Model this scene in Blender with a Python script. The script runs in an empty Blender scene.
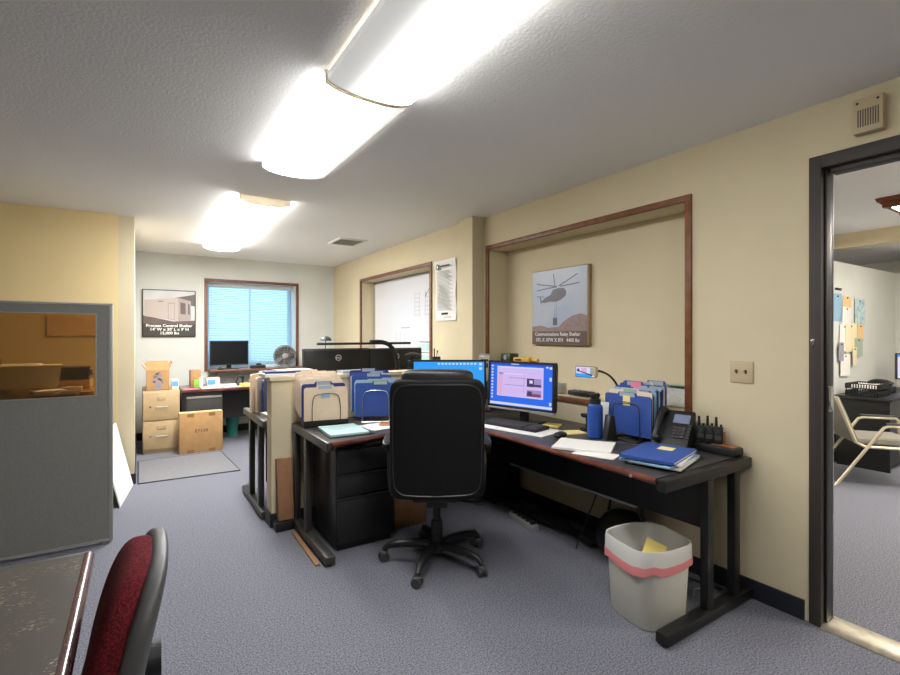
import bpy, bmesh, math, random
from mathutils import Vector, Matrix, Euler
random.seed(7)
SC = bpy.context.scene
COL = SC.collection
R = math.radians
H = 2.44          # ceiling height
XR = 2.67         # plane of the long wall with the desk
XF = 2.60         # same wall past the pilaster
YB = 7.37         # end wall with the window

# ------------------------------------------------------------------ materials
def lin(c):
    return tuple((v / 255 / 12.92) if v / 255 <= .04045 else ((v / 255 + .055) / 1.055) ** 2.4 for v in c)

def mat(name, rgb, rough=.6, metal=0., noise=0., nscale=20., bump=0., bscale=80., emit=0., ergb=None, coat=0., spec=.5, trans=0., alpha=1., sss=0., rgb2=None, detail=3., stretch=None):
    m = bpy.data.materials.new(name); m.use_nodes = True
    nt = m.node_tree; b = nt.nodes['Principled BSDF']
    c = lin(rgb)
    b.inputs['Base Color'].default_value = (*c, 1)
    b.inputs['Roughness'].default_value = rough
    b.inputs['Metallic'].default_value = metal
    b.inputs['Specular IOR Level'].default_value = spec
    b.inputs['Coat Weight'].default_value = coat
    b.inputs['Transmission Weight'].default_value = trans
    if emit:
        b.inputs['Emission Color'].default_value = (*(lin(ergb) if ergb else c), 1)
        b.inputs['Emission Strength'].default_value = emit
    if noise or bump:
        tc = nt.nodes.new('ShaderNodeTexCoord'); src = tc.outputs['Object']
        if stretch:
            mp = nt.nodes.new('ShaderNodeMapping'); mp.inputs['Scale'].default_value = stretch
            nt.links.new(src, mp.inputs[0]); src = mp.outputs[0]
    if noise:
        n = nt.nodes.new('ShaderNodeTexNoise'); n.inputs['Scale'].default_value = nscale; n.inputs['Detail'].default_value = detail
        nt.links.new(src, n.inputs['Vector'])
        cr = nt.nodes.new('ShaderNodeValToRGB')
        c2 = lin(rgb2) if rgb2 else tuple(v * (1 - noise) for v in c)
        c1 = c if rgb2 else tuple(min(1, v * (1 + noise)) for v in c)
        cr.color_ramp.elements[0].position = .35; cr.color_ramp.elements[1].position = .65
        cr.color_ramp.elements[0].color = (*c2, 1); cr.color_ramp.elements[1].color = (*c1, 1)
        nt.links.new(n.outputs['Fac'], cr.inputs[0]); nt.links.new(cr.outputs[0], b.inputs['Base Color'])
    if bump:
        n = nt.nodes.new('ShaderNodeTexNoise'); n.inputs['Scale'].default_value = bscale; n.inputs['Detail'].default_value = 4
        nt.links.new(src, n.inputs['Vector'])
        bp = nt.nodes.new('ShaderNodeBump'); bp.inputs['Strength'].default_value = bump; bp.inputs['Distance'].default_value = .01
        nt.links.new(n.outputs['Fac'], bp.inputs['Height']); nt.links.new(bp.outputs[0], b.inputs['Normal'])
    return m

def glass_mat(name, rgb, gloss=.06, rough=.02):
    m = bpy.data.materials.new(name); m.use_nodes = True
    nt = m.node_tree; nt.nodes.remove(nt.nodes['Principled BSDF']); out = nt.nodes['Material Output']
    t = nt.nodes.new('ShaderNodeBsdfTransparent'); t.inputs[0].default_value = (*lin(rgb), 1)
    g = nt.nodes.new('ShaderNodeBsdfGlossy'); g.inputs['Roughness'].default_value = rough
    mx = nt.nodes.new('ShaderNodeMixShader'); mx.inputs[0].default_value = gloss
    nt.links.new(t.outputs[0], mx.inputs[1]); nt.links.new(g.outputs[0], mx.inputs[2]); nt.links.new(mx.outputs[0], out.inputs[0])
    return m

def translucent_mat(name, rgb, w=.5, rough=.6, transparent=0.):
    m = bpy.data.materials.new(name); m.use_nodes = True
    nt = m.node_tree; b = nt.nodes['Principled BSDF']; out = nt.nodes['Material Output']
    b.inputs['Base Color'].default_value = (*lin(rgb), 1); b.inputs['Roughness'].default_value = rough
    t = nt.nodes.new('ShaderNodeBsdfTranslucent'); t.inputs[0].default_value = (*lin(rgb), 1)
    mx = nt.nodes.new('ShaderNodeMixShader'); mx.inputs[0].default_value = w
    nt.links.new(b.outputs[0], mx.inputs[1]); nt.links.new(t.outputs[0], mx.inputs[2]); last = mx
    if transparent:
        tr = nt.nodes.new('ShaderNodeBsdfTransparent'); m2 = nt.nodes.new('ShaderNodeMixShader'); m2.inputs[0].default_value = transparent
        nt.links.new(mx.outputs[0], m2.inputs[1]); nt.links.new(tr.outputs[0], m2.inputs[2]); last = m2
    nt.links.new(last.outputs[0], out.inputs[0])
    return m

def lens_mat(name, rgb, base, peak, tubes, width):
    """lit prismatic lens: brightest over each tube, in the fixture's own coordinates"""
    m = bpy.data.materials.new(name); m.use_nodes = True
    nt = m.node_tree; b = nt.nodes['Principled BSDF']
    b.inputs['Base Color'].default_value = (.75, .73, .68, 1); b.inputs['Roughness'].default_value = .35
    b.inputs['Emission Color'].default_value = (*lin(rgb), 1)
    tc = nt.nodes.new('ShaderNodeTexCoord'); sp = nt.nodes.new('ShaderNodeSeparateXYZ'); nt.links.new(tc.outputs['Object'], sp.inputs[0])
    acc = None
    def mth(op, a, bb):
        n = nt.nodes.new('ShaderNodeMath'); n.operation = op
        for i, v in enumerate((a, bb)):
            if v is None: continue
            if isinstance(v, (int, float)): n.inputs[i].default_value = v
            else: nt.links.new(v, n.inputs[i])
        return n.outputs[0]
    for x0 in tubes:
        d = mth('SUBTRACT', sp.outputs[0], x0); d = mth('DIVIDE', d, width); d = mth('MULTIPLY', d, d); d = mth('MULTIPLY', d, -1.)
        e = mth('EXPONENT', d, None); e = mth('MULTIPLY', e, peak)
        acc = e if acc is None else mth('ADD', acc, e)
    acc = mth('ADD', acc, base)
    nt.links.new(acc, b.inputs['Emission Strength'])
    return m

M = {}
M['wall'] = mat('cream paint', (207, 194, 163), .85, noise=.02, nscale=3, bump=.10, bscale=120)
M['wally'] = mat('yellow cream paint', (222, 200, 150), .85, noise=.02, nscale=3, bump=.10, bscale=120)
M['wallw'] = mat('off white paint', (208, 210, 207), .85, noise=.02, nscale=3, bump=.08, bscale=120)
M['ceil'] = mat('textured ceiling paint', (240, 239, 238), .9, bump=.2, bscale=75)
M['carpet'] = mat('blue grey carpet', (138, 139, 149), .97, noise=1, nscale=140, rgb2=(80, 81, 91), bump=.3, bscale=320, spec=.1, detail=5)
M['base'] = mat('dark rubber base', (32, 34, 44), .5)
M['oak'] = mat('stained oak trim', (128, 76, 42), .45, noise=1, nscale=14, rgb2=(100, 56, 30), stretch=(6, 1, 1))
M['walnut'] = mat('brown wood trim', (116, 76, 58), .5, noise=.15, nscale=18)
M['bronze'] = mat('dark bronze metal', (58, 52, 49), .6, .1)
M['alu'] = mat('worn aluminium', (196, 188, 170), .38, .9, noise=.12, nscale=30)
M['black'] = mat('black laminate', (24, 24, 25), .42)
M['blackm'] = mat('black metal', (34, 34, 35), .38, .3)
M['frame'] = mat('grey black enamel', (62, 60, 58), .42, .3)
M['top'] = mat('charcoal desk laminate', (62, 60, 60), .38, noise=.12, nscale=9)
M['edge'] = mat('worn red brown edge', (112, 60, 46), .32, noise=1, nscale=9, rgb2=(70, 34, 30), coat=.4)
M['leather'] = mat('black leather', (17, 17, 18), .62, bump=.18, bscale=160, spec=.22)
M['leatherp'] = mat('black leather pad', (34, 33, 34), .38, bump=.15, bscale=160)
M['plastic'] = mat('black plastic', (26, 26, 28), .45)
M['plasticg'] = mat('grey black plastic', (66, 66, 66), .45)
M['chrome'] = mat('chrome', (200, 200, 200), .18, 1)
M['silver'] = mat('silver plastic', (168, 168, 166), .35, .4)
M['tanmetal'] = mat('tan cabinet enamel', (180, 156, 120), .45, noise=.03, nscale=12)
M['card'] = mat('cardboard', (172, 134, 90), .85, noise=.06, nscale=14)
M['card2'] = mat('pale cut cardboard', (214, 180, 132), .85)
M['tape'] = mat('brown packing tape', (140, 98, 54), .35)
M['carddark'] = mat('brown cardboard', (142, 102, 70), .8, noise=.08, nscale=20)
M['ink'] = mat('dark print', (58, 50, 46), .8)
M['inkblue'] = mat('blue grey print', (120, 130, 158), .8)
M['manila'] = mat('manila folder', (214, 192, 166), .8, noise=.04, nscale=8)
M['manila2'] = mat('pale manila folder', (228, 210, 188), .8)
M['blue'] = mat('blue pressboard folder', (44, 76, 150), .6, noise=.06, nscale=30)
M['navy'] = mat('navy folder', (44, 52, 108), .6)
M['ltblue'] = mat('light blue folder', (140, 178, 206), .7)
M['grn'] = mat('grey green folder', (160, 176, 160), .7)
M['white'] = mat('white paper', (226, 224, 220), .8)
M['cream'] = mat('cream paper', (226, 214, 180), .8)
M['tabclear'] = mat('grey plastic tab', (160, 168, 180), .3)
M['teal'] = mat('pale teal paper', (178, 208, 206), .8)
M['tealbin'] = mat('teal plastic', (60, 140, 128), .45)
M['kraft'] = mat('kraft envelope', (176, 120, 72), .8)
M['yellow'] = mat('yellow note', (236, 212, 120), .8)
M['postit'] = mat('pale yellow note', (230, 214, 150), .8)
M['pink'] = mat('pink note', (226, 130, 160), .8)
M['mint'] = mat('mint label', (132, 192, 160), .8)
M['partition'] = mat('grey partition fabric', (122, 122, 118), .9, noise=.06, nscale=220, bump=.15, bscale=400, stretch=(1, 1, .25))
M['partedge'] = mat('grey metal edging', (150, 149, 145), .45, .3)
M['amber'] = glass_mat('amber acrylic', (202, 182, 152), .07)
M['glass'] = glass_mat('clear glass', (235, 245, 250), .05)
M['blind'] = translucent_mat('pale blue slats', (198, 220, 232), .62)
M['red'] = mat('burgundy tweed', (112, 34, 40), .95, noise=1, nscale=220, rgb2=(66, 16, 22), bump=.3, bscale=350, spec=.15)
M['shell'] = mat('grey seat shell', (74, 74, 74), .5)
M['bottle'] = mat('blue powder coat', (36, 72, 150), .4)
M['wire'] = mat('dark wire', (70, 62, 54), .4, .7)
M['wires'] = mat('silver wire', (190, 192, 196), .3, .9)
M['bin'] = translucent_mat('milky plastic', (240, 238, 230), .45, .4)
M['liner'] = translucent_mat('white liner film', (240, 239, 235), .35, .35, .06)
M['pinkfilm'] = translucent_mat('pink drawstring film', (238, 150, 150), .3, .4)
M['beige'] = mat('beige plastic', (190, 172, 138), .5)
M['beiged'] = mat('shadowed slot', (96, 84, 66), .7)
M['chairfab'] = mat('grey green upholstery', (130, 126, 116), .9, noise=.1, nscale=150)
M['chairmet'] = mat('champagne metal', (196, 186, 164), .4, .6)
M['orange'] = mat('brown orange plastic', (142, 88, 52), .5)
M['fangrey'] = mat('grey fan plastic', (120, 122, 124), .45)
M['dkgreen'] = mat('dark green plastic', (50, 62, 40), .5)
M['gold'] = mat('yellow plastic', (206, 158, 40), .5)
M['green'] = mat('lime carton', (130, 180, 70), .6)
M['skyblue'] = mat('sky blue carton', (96, 160, 206), .6)
M['whiteboard'] = mat('whiteboard enamel', (216, 216, 220), .25)
M['marker'] = mat('grey marker ink', (150, 150, 160), .6)
M['faint'] = mat('faint grey print', (172, 170, 168), .8)
M['strokes'] = mat('black marker ink', (90, 90, 100), .6)
M['clearfilm'] = mat('clear pocket', (196, 196, 188), .15, noise=.1, nscale=40)
M['matgrey'] = mat('grey chair mat', (112, 112, 118), .7, noise=.08, nscale=60)

def emission(name, rgb, s):
    return mat(name, (6, 6, 8), .3, emit=s, ergb=rgb)
M['scr_blue'] = emission('desktop blue', (44, 108, 236), 1.0)
M['scr_dim'] = emission('toolbar blue', (52, 78, 190), .9)
M['scr_cyan'] = emission('bright desktop blue', (52, 160, 246), 1.0)
M['scr_pale'] = emission('document lilac', (208, 186, 240), 1.0)
M['scr_white'] = emission('taskbar white', (214, 216, 248), 1.0)
M['scr_mid'] = emission('document lilac grey', (168, 148, 204), .9)
M['scr_pink'] = emission('document pink', (226, 176, 214), .95)
M['scr_dark'] = emission('photo dark', (86, 70, 120), .7)
M['scr_rose'] = emission('photo rose', (150, 90, 120), .7)
M['scr_off'] = mat('switched off screen', (16, 18, 24), .25)

# ------------------------------------------------------------------ mesh builder
class MB:
    def __init__(s): s.bm = bmesh.new(); s.mats = []
    def _mi(s, m):
        if m is None: return 0
        if isinstance(m, str): m = M[m]
        if m not in s.mats: s.mats.append(m)
        return s.mats.index(m)
    def _merge(s, t, mi, mw=None):
        for f in t.faces: f.material_index = mi
        if mw is not None: t.transform(mw)
        me = bpy.data.meshes.new('tmp'); t.to_mesh(me); t.free(); s.bm.from_mesh(me); bpy.data.meshes.remove(me)
    def box(s, lo, hi, m=None, bev=0., seg=2, mw=None):
        t = bmesh.new(); bmesh.ops.create_cube(t, size=1)
        lo, hi = Vector(lo), Vector(hi); c = (lo + hi) / 2; d = hi - lo
        for v in t.verts: v.co = Vector((v.co.x * d.x, v.co.y * d.y, v.co.z * d.z)) + c
        if bev:
            bev = min(bev, min(abs(x) for x in d) * .49)
            bmesh.ops.bevel(t, geom=list(t.edges), offset=bev, segments=seg, profile=.5, affect='EDGES')
        s._merge(t, s._mi(m), mw); return s
    def prism(s, pts, vec, m=None, bev=0., mw=None):
        t = bmesh.new(); vs = [t.verts.new(p) for p in pts]; f = t.faces.new(vs)
        r = bmesh.ops.extrude_face_region(t, geom=[f]); vec = Vector(vec)
        for g in r['geom']:
            if isinstance(g, bmesh.types.BMVert): g.co += vec
        bmesh.ops.recalc_face_normals(t, faces=t.faces)
        if bev: bmesh.ops.bevel(t, geom=list(t.edges), offset=bev, segments=2, profile=.5, affect='EDGES')
        s._merge(t, s._mi(m), mw); return s
    def cyl(s, p0, p1, r0, r1=None, n=16, m=None):
        r1 = r0 if r1 is None else r1
        p0, p1 = Vector(p0), Vector(p1); d = p1 - p0; L = d.length
        t = bmesh.new(); bmesh.ops.create_cone(t, cap_ends=True, segments=n, radius1=r0, radius2=max(r1, 1e-4), depth=L)
        q = Vector((0, 0, 1)).rotation_difference(d.normalized()).to_matrix().to_4x4()
        s._merge(t, s._mi(m), Matrix.Translation((p0 + p1) / 2) @ q); return s
    def tube(s, pts, r, n=8, m=None, closed=False, smooth=0):
        P = [Vector(p) for p in pts]
        for _ in range(smooth):
            Q = [] if closed else [P[0]]
            rng = range(len(P)) if closed else range(len(P) - 1)
            for i in rng:
                a, b = P[i], P[(i + 1) % len(P)]
                Q += [a * .75 + b * .25, a * .25 + b * .75]
            if not closed: Q.append(P[-1])
            P = Q
        t = bmesh.new(); rings = []; N = len(P); up = None
        for i in range(N):
            if closed: d = P[(i + 1) % N] - P[i - 1]
            else: d = P[min(i + 1, N - 1)] - P[max(i - 1, 0)]
            d.normalize()
            if up is None: up = Vector((0, 0, 1)) if abs(d.z) < .9 else Vector((1, 0, 0))
            a = d.cross(up).normalized(); b = a.cross(d).normalized(); up = b
            rr = r[i] if isinstance(r, (list, tuple)) and len(r) == N else (r if not isinstance(r, (list, tuple)) else r[0])
            rings.append([t.verts.new(P[i] + a * math.cos(2 * math.pi * k / n) * rr + b * math.sin(2 * math.pi * k / n) * rr) for k in range(n)])
        for i in range(N if closed else N - 1):
            A, B = rings[i], rings[(i + 1) % N]
            for k in range(n): t.faces.new((A[k], A[(k + 1) % n], B[(k + 1) % n], B[k]))
        if not closed:
            t.faces.new(rings[0][::-1]); t.faces.new(rings[-1])
        bmesh.ops.recalc_face_normals(t, faces=t.faces)
        s._merge(t, s._mi(m)); return s
    def lathe(s, prof, c=(0, 0, 0), n=24, m=None, mw=None):
        t = bmesh.new(); rings = []
        for r, z in prof:
            rings.append([t.verts.new((max(r, 1e-4) * math.cos(2 * math.pi * k / n) + c[0], max(r, 1e-4) * math.sin(2 * math.pi * k / n) + c[1], z + c[2])) for k in range(n)])
        for A, B in zip(rings, rings[1:]):
            for k in range(n): t.faces.new((A[k], A[(k + 1) % n], B[(k + 1) % n], B[k]))
        t.faces.new(rings[0][::-1]); t.faces.new(rings[-1])
        bmesh.ops.recalc_face_normals(t, faces=t.faces)
        s._merge(t, s._mi(m), mw); return s
    def puff(s, c, size, p=4., m=None, mw=None, nu=32, nv=20, fn=None):
        """superellipsoid cushion"""
        t = bmesh.new(); rings = []
        def sg(a, e): return math.copysign(abs(a) ** e, a)
        e = 2 / p
        for j in range(1, nv):
            ph = -math.pi / 2 + math.pi * j / nv; ring = []
            for k in range(nu):
                th = 2 * math.pi * k / nu
                v = Vector((sg(math.cos(ph), e) * sg(math.cos(th), e) * size[0] / 2, sg(math.cos(ph), e) * sg(math.sin(th), e) * size[1] / 2, sg(math.sin(ph), e) * size[2] / 2))
                if fn: v = fn(v)
                ring.append(t.verts.new(v + Vector(c)))
            rings.append(ring)
        for A, B in zip(rings, rings[1:]):
            for k in range(nu): t.faces.new((A[k], A[(k + 1) % nu], B[(k + 1) % nu], B[k]))
        t.faces.new(rings[0][::-1]); t.faces.new(rings[-1])
        bmesh.ops.recalc_face_normals(t, faces=t.faces)
        s._merge(t, s._mi(m), mw); return s
    def poly(s, pts, m=None):
        t = bmesh.new(); t.faces.new([t.verts.new(p) for p in pts]); s._merge(t, s._mi(m)); return s
    def build(s, name, m=None, parent=None, loc=None, rot=None, ang=35):
        me = bpy.data.meshes.new(name)
        s.bm.to_mesh(me); s.bm.free()
        mats = s.mats if s.mats else [M[m] if isinstance(m, str) else m]
        for x in mats: me.materials.append(x)
        me.shade_smooth(); me.set_sharp_from_angle(angle=R(ang))
        o = bpy.data.objects.new(name, me); COL.objects.link(o)
        if parent: o.parent = parent
        if loc: o.location = loc
        if rot: o.rotation_euler = rot
        return o

def thing(name, label, cat, loc=(0, 0, 0), rz=0., group=None):
    o = bpy.data.objects.new(name, None); COL.objects.link(o)
    o.empty_display_size = .05
    o.location = loc; o.rotation_euler = (0, 0, rz)
    o['label'] = label; o['category'] = cat
    if group: o['group'] = group
    return o

def tag(o, label, cat, group=None):
    o['label'] = label; o['category'] = cat
    if group: o['group'] = group
    return o

def struct(name, mb, m=None, parent=None):
    o = mb.build(name, m, parent)
    if parent is None: o['kind'] = 'structure'
    return o

def dup(root, loc=None, rz=None, label=None, group=None):
    r = root.copy(); COL.objects.link(r)
    if loc is not None: r.location = loc
    if rz is not None: r.rotation_euler = (0, 0, rz)
    if label: r['label'] = label
    if group: r['group'] = group
    for ch in list(root.children):
        c = ch.copy(); COL.objects.link(c); c.parent = r
        for g in ch.children:
            d = g.copy(); COL.objects.link(d); d.parent = c
    return r

NX = Matrix(((0, 0, -1), (-1, 0, 0), (0, 1, 0))).to_4x4()      # writing on a wall that faces -x
NY = Matrix(((1, 0, 0), (0, 0, -1), (0, 1, 0))).to_4x4()       # writing on a wall that faces -y
PY = Matrix(((-1, 0, 0), (0, 0, 1), (0, 1, 0))).to_4x4()       # writing on a face that faces +y

def lettering(lines, size, m, parent, origin, basis, name='lettering', bold=0., width=None, gap=1.25):
    """several centred lines of writing as one thin mesh"""
    cu = bpy.data.curves.new('txt', 'FONT'); cu.body = '\n'.join(lines); cu.align_x = 'CENTER'; cu.size = size
    cu.space_line = gap; cu.offset = bold; cu.extrude = .0006; cu.resolution_u = 2
    o = bpy.data.objects.new('txt', cu); COL.objects.link(o)
    bpy.context.view_layer.update()
    dg = bpy.context.evaluated_depsgraph_get()
    me = bpy.data.meshes.new_from_object(o.evaluated_get(dg)); me.name = name
    COL.objects.unlink(o); bpy.data.objects.remove(o); bpy.data.curves.remove(cu)
    if width:
        xs = [v.co.x for v in me.vertices]; k = width / (max(xs) - min(xs))
        for v in me.vertices: v.co.x *= k
    me.transform(Matrix.Translation(origin) @ basis)
    me.materials.clear(); me.materials.append(M[m] if isinstance(m, str) else m)
    t = bpy.data.objects.new(name, me); COL.objects.link(t)
    if parent: t.parent = parent
    return t

# ================================================================== SETTING
struct('floor', MB().box((-4, -3, -.1), (9.4, 7.8, 0)), 'carpet')
struct('ceiling', MB().box((-4, -3, H), (9.4, 7.8, H + .1)), 'ceil')

def wall_hole_x(mb, x0, x1, y0, y1, hy0, hy1, hz0, hz1, xb=None):
    """wall slab between x0 and x1 with an opening; closed at depth xb if given"""
    mb.box((x0, y0, 0), (x1, hy0, H)); mb.box((x0, hy1, 0), (x1, y1, H))
    if hz0 > 0: mb.box((x0, hy0, 0), (x1, hy1, hz0))
    mb.box((x0, hy0, hz1), (x1, hy1, H))
    if xb: mb.box((xb, hy0, hz0), (x1, hy1, hz1))

REC = (1.593, 3.458, .903, 2.133)
w = MB()
wall_hole_x(w, XR, 2.94, 1.33, 3.60, *REC, xb=2.88)
w.box((XR, .97, 0), (2.79, 1.33, H))
w.box((XR, -3, 2.185), (2.79, .97, H))
w.box((XR, -3, 0), (2.79, .03, 2.185))
w.box((2.54, 3.54, 0), (2.94, 3.76, H))                                  # pilaster
wall_hole_x(w, XF, 2.94, 3.76, YB + .4, 4.385, 6.255, .92, 2.095, xb=2.80)
struct('wall_right', w, 'wall')
w = MB()
w.box((-.15, YB, 0), (.80, YB + .4, H)); w.box((2.0, YB, 0), (XF, YB + .4, H))
w.box((.80, YB, 0), (2.0, YB + .4, .90)); w.box((.80, YB, 2.10), (2.0, YB + .4, H))
struct('wall_back', w, 'wallw')
struct('wall_alcove', MB().box((-.15, 5.25, 0), (-.03, YB, H)), 'wall')
struct('wall_left', MB().box((-4, 5.25, 0), (-.15, 5.37, H)), 'wally')
struct('wall_west', MB().box((-4.1, -3, 0), (-4, 5.37, H)), 'wall')
struct('wall_rear', MB().box((-4.1, -3.1, 0), (9.4, -3, H)), 'wall')
pw = MB(); pw.box((.79, 3.535, 0), (2.54, 3.675, 1.035)); pw.box((.775, 3.52, 1.035), (2.54, 3.69, 1.06))
struct('wall_divider', pw, 'wall')
# rubber base
b = MB(); b.box((XR - .012, 1.0, 0), (XR, 3.54, .095)); struct('baseboard_right', b, 'base')
b = MB(); b.box((.778, 3.523, 0), (2.5, 3.535, .095)); b.box((.778, 3.523, 0), (.79, 3.69, .095)); struct('baseboard_divider', b, 'base')
b = MB(); b.box((-4, 5.238, 0), (-.03, 5.25, .095)); b.box((-.03, 5.238, 0), (-.018, YB, .095)); struct('baseboard_left', b, 'base')
b = MB(); b.box((-.018, YB - .012, 0), (XF, YB, .095)); struct('baseboard_back', b, 'base')

def trim_x(name, x, y0, y1, z0, z1, wd, th, m):
    t = MB()
    t.box((x - th, y0 - wd, z1), (x + .01, y1 + wd, z1 + wd), bev=.003); t.box((x - th, y0 - wd, z0 - wd), (x + .01, y1 + wd, z0), bev=.003)
    t.box((x - th, y0 - wd, z0), (x + .01, y0, z1), bev=.003); t.box((x - th, y1, z0), (x + .01, y1 + wd, z1), bev=.003)
    return struct(name, t, m)
trim_x('trim_1', XR, *REC, .038, .016, 'oak')
trim_x('trim_2', XF, 4.385, 6.255, .92, 2.095, .04, .016, 'walnut')
t = MB(); y = YB
t.box((.76, y - .016, 2.10), (2.04, y + .005, 2.14), bev=.003); t.box((.76, y - .016, .86), (.80, y + .005, 2.10), bev=.003); t.box((2.0, y - .016, .86), (2.04, y + .005, 2.10), bev=.003)
struct('trim_3', t, 'walnut')
t = MB(); t.box((.80, 7.10, .865), (2.10, 7.365, .89), bev=.004)
t.box((.9, 7.15, .80), (.92, 7.37, .865)); t.box((1.9, 7.15, .80), (1.92, 7.37, .865)); struct('trim_4', t, 'walnut')
# window: vinyl frame and pane
wf = MB()
wf.box((.80, 7.63, .90), (.85, 7.69, 2.10)); wf.box((1.95, 7.63, .90), (2.0, 7.69, 2.10)); wf.box((.85, 7.63, .90), (1.95, 7.69, .95)); wf.box((.85, 7.63, 2.05), (1.95, 7.69, 2.10)); wf.box((1.392, 7.64, .95), (1.408, 7.68, 2.05))
wf = struct('window_1', wf, 'white')
MB().box((.85, 7.655, .95), (1.95, 7.66, 2.05)).build('pane', 'glass', wf)
# doorway: bronze frame, strike plate, threshold
d = MB()
d.box((2.655, .93, 0), (2.80, .979, 2.195), bev=.004)
d.box((2.655, .0, 2.135), (2.80, .93, 2.195), bev=.004); d.box((2.69, .085, 2.11), (2.755, .905, 2.135), bev=.003)
d.box((2.655, .0, 0), (2.80, .06, 2.135), bev=.004)
d = struct('door_1', d, 'bronze')
MB().box((2.69, .918, 0), (2.755, .93, 2.135), bev=.003).build('door_stop', 'black', d)
MB().box((2.70, .913, 1.0), (2.745, .918, 1.12), bev=.002).box((2.654, .955, 1.30), (2.657, .97, 1.34), bev=.001).build('strike_plate', 'chrome', d)
MB().box((2.757, .917, .02), (2.764, .929, 2.12)).build('weather_seal', 'silver', d)
th = MB(); th.prism([(2.645, 0, 0), (2.80, 0, 0), (2.80, 0, .012), (2.775, 0, .018), (2.67, 0, .018), (2.645, 0, .004)], (0, .93, 0)); struct('threshold', th, 'alu')

# ================================================================== LIGHTS
LIGHT_E = 1.0
def ceiling_light(y0, label, tubes, peak, base, xc=.838, wd=.385, L=1.19, width=.10):
    t = thing('ceiling_light', label, 'ceiling light', (xc, y0 + L / 2, H), 0, 'wraparound ceiling lights in a line')
    hw = wd / 2
    prof = [(-hw, -.012), (-hw + .002, -.040)] + [(-hw + .0 + wd * k / 12, -.042 - .026 * (1 - abs(2 * k / 12 - 1) ** 3)) for k in range(1, 12)] + [(hw - .002, -.040), (hw, -.012)]
    h = MB(); h.box((-hw * .9, -L / 2 + .03, -.014), (hw * .9, L / 2 - .03, -.001)); h.build('housing', 'beige_w', t)
    for sgn in (-1, 1):
        e = MB(); e.prism([(x * 1.012, sgn * L / 2, z * 1.03) for x, z in prof] + [(hw, sgn * L / 2, -.001), (-hw, sgn * L / 2, -.001)], (0, -sgn * .006, 0)); e.build('end_cap', 'endcap', t)
    l = MB(); y1 = L / 2 - .006
    pts = prof
    tm = bmesh.new(); A = [tm.verts.new((x, -y1, z)) for x, z in pts]; B = [tm.verts.new((x, y1, z)) for x, z in pts]
    for k in range(len(pts) - 1): tm.faces.new((A[k], A[k + 1], B[k + 1], B[k]))
    l._merge(tm, 0)
    l.build('lens', lens_mat('lit lens', (252, 252, 250), base, peak, tubes, width), t)
    return t
M['beige_w'] = mat('cream fixture enamel', (196, 186, 166), .5)
M['endcap'] = translucent_mat('cream end cap plastic', (208, 202, 192), .22)
K = 4.4
ceiling_light(.725, 'wraparound ceiling light above the big recess, glowing along the side towards the door', (.11,), 9 * K, .42)
ceiling_light(1.935, 'second ceiling light from the doorway, glowing along the side away from the desk', (-.11,), 9.5 * K, .75)
ceiling_light(3.95, 'third ceiling light from the doorway, showing its beige end cap', (-.11, .07), 13 * K, 2.0)
ceiling_light(5.155, 'ceiling light closest to the window wall, fully lit', (-.10, .10), 12 * K, 2.0)
ceiling_light(-1.2, 'ceiling light over the entrance end of the room', (-.08, .08), 5 * K, 1.0)
# ceiling vent
v = thing('ceiling_vent', 'small square white air vent in the ceiling near the whiteboard', 'vent', (2.03, 5.3, H))
f = MB()
for a in ((-.17, -.2, .17, -.16), (-.17, .16, .17, .2), (-.17, -.16, -.13, .16), (.13, -.16, .17, .16)): f.box((a[0], a[1], -.012), (a[2], a[3], -.0005), bev=.003)
f.build('frame', 'white', v)
MB().box((-.13, -.16, -.003), (.13, .16, -.0006)).build('duct_opening', 'black', v)
g = MB()
for k in range(7): g.box((-.13, -.15 + k * .05, -.012), (.13, -.135 + k * .05, -.004), mw=None)
g.build('louvers', 'silver', v)

# ================================================================== WALL FITTINGS
c = thing('door_chime', 'small beige slatted speaker box high on the wall above the doorway', 'chime', (XR, .752, 2.31))
MB().box((-.045, -.052, -.075), (0, .052, .075), bev=.004).build('body', 'beige', c)
g = MB()
for k in range(9): g.box((-.0462, -.038 + k * .0085, -.05), (-.045, -.0338 + k * .0085, .025))
g.build('grille', 'beiged', c)
for q in (-.035, .035): MB().cyl((-.048, q, .055), (-.045, q, .055), .005).build('screw', 'ink', c)
s_ = thing('light_switch', 'beige double toggle light switch between the recess and the doorway', 'switch', (XR, 1.285, 1.165))
MB().box((-.007, -.058, -.058), (0, .058, .058), bev=.004).build('plate', 'beige', s_)
for q in (-.023, .023):
    MB().box((-.02, q - .005, -.003), (-.006, q + .005, .012), bev=.002).box((-.0078, q - .005, -.010), (-.0068, q + .005, .010), 'beiged').build('toggle', 'beige', s_)

# helicopter picture
p = thing('wall_picture', 'square picture of a helicopter lifting a load, hung inside the oak trimmed recess', 'picture', (2.88, 2.775, 1.59))
M['psky'] = mat('hazy blue print', (150, 164, 190), .35, noise=1, nscale=5, rgb2=(166, 172, 184))
M['phill'] = mat('mauve hill print', (134, 112, 110), .4, noise=.12, nscale=30)
M['pbase'] = mat('brown print', (92, 70, 70), .4)
M['pheli'] = mat('dark helicopter print', (78, 76, 88), .4)
M['pedge'] = mat('varnished panel edge', (150, 124, 90), .35)
MB().box((-.032, -.312, -.31), (0, .312, .31), bev=.004).build('panel', 'pedge', p)
im = MB(); X = -.0325
def q(pts, m, x=X): im.prism([(x, y, z) for y, z in pts], (-.0006, 0, 0), m)
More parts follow.
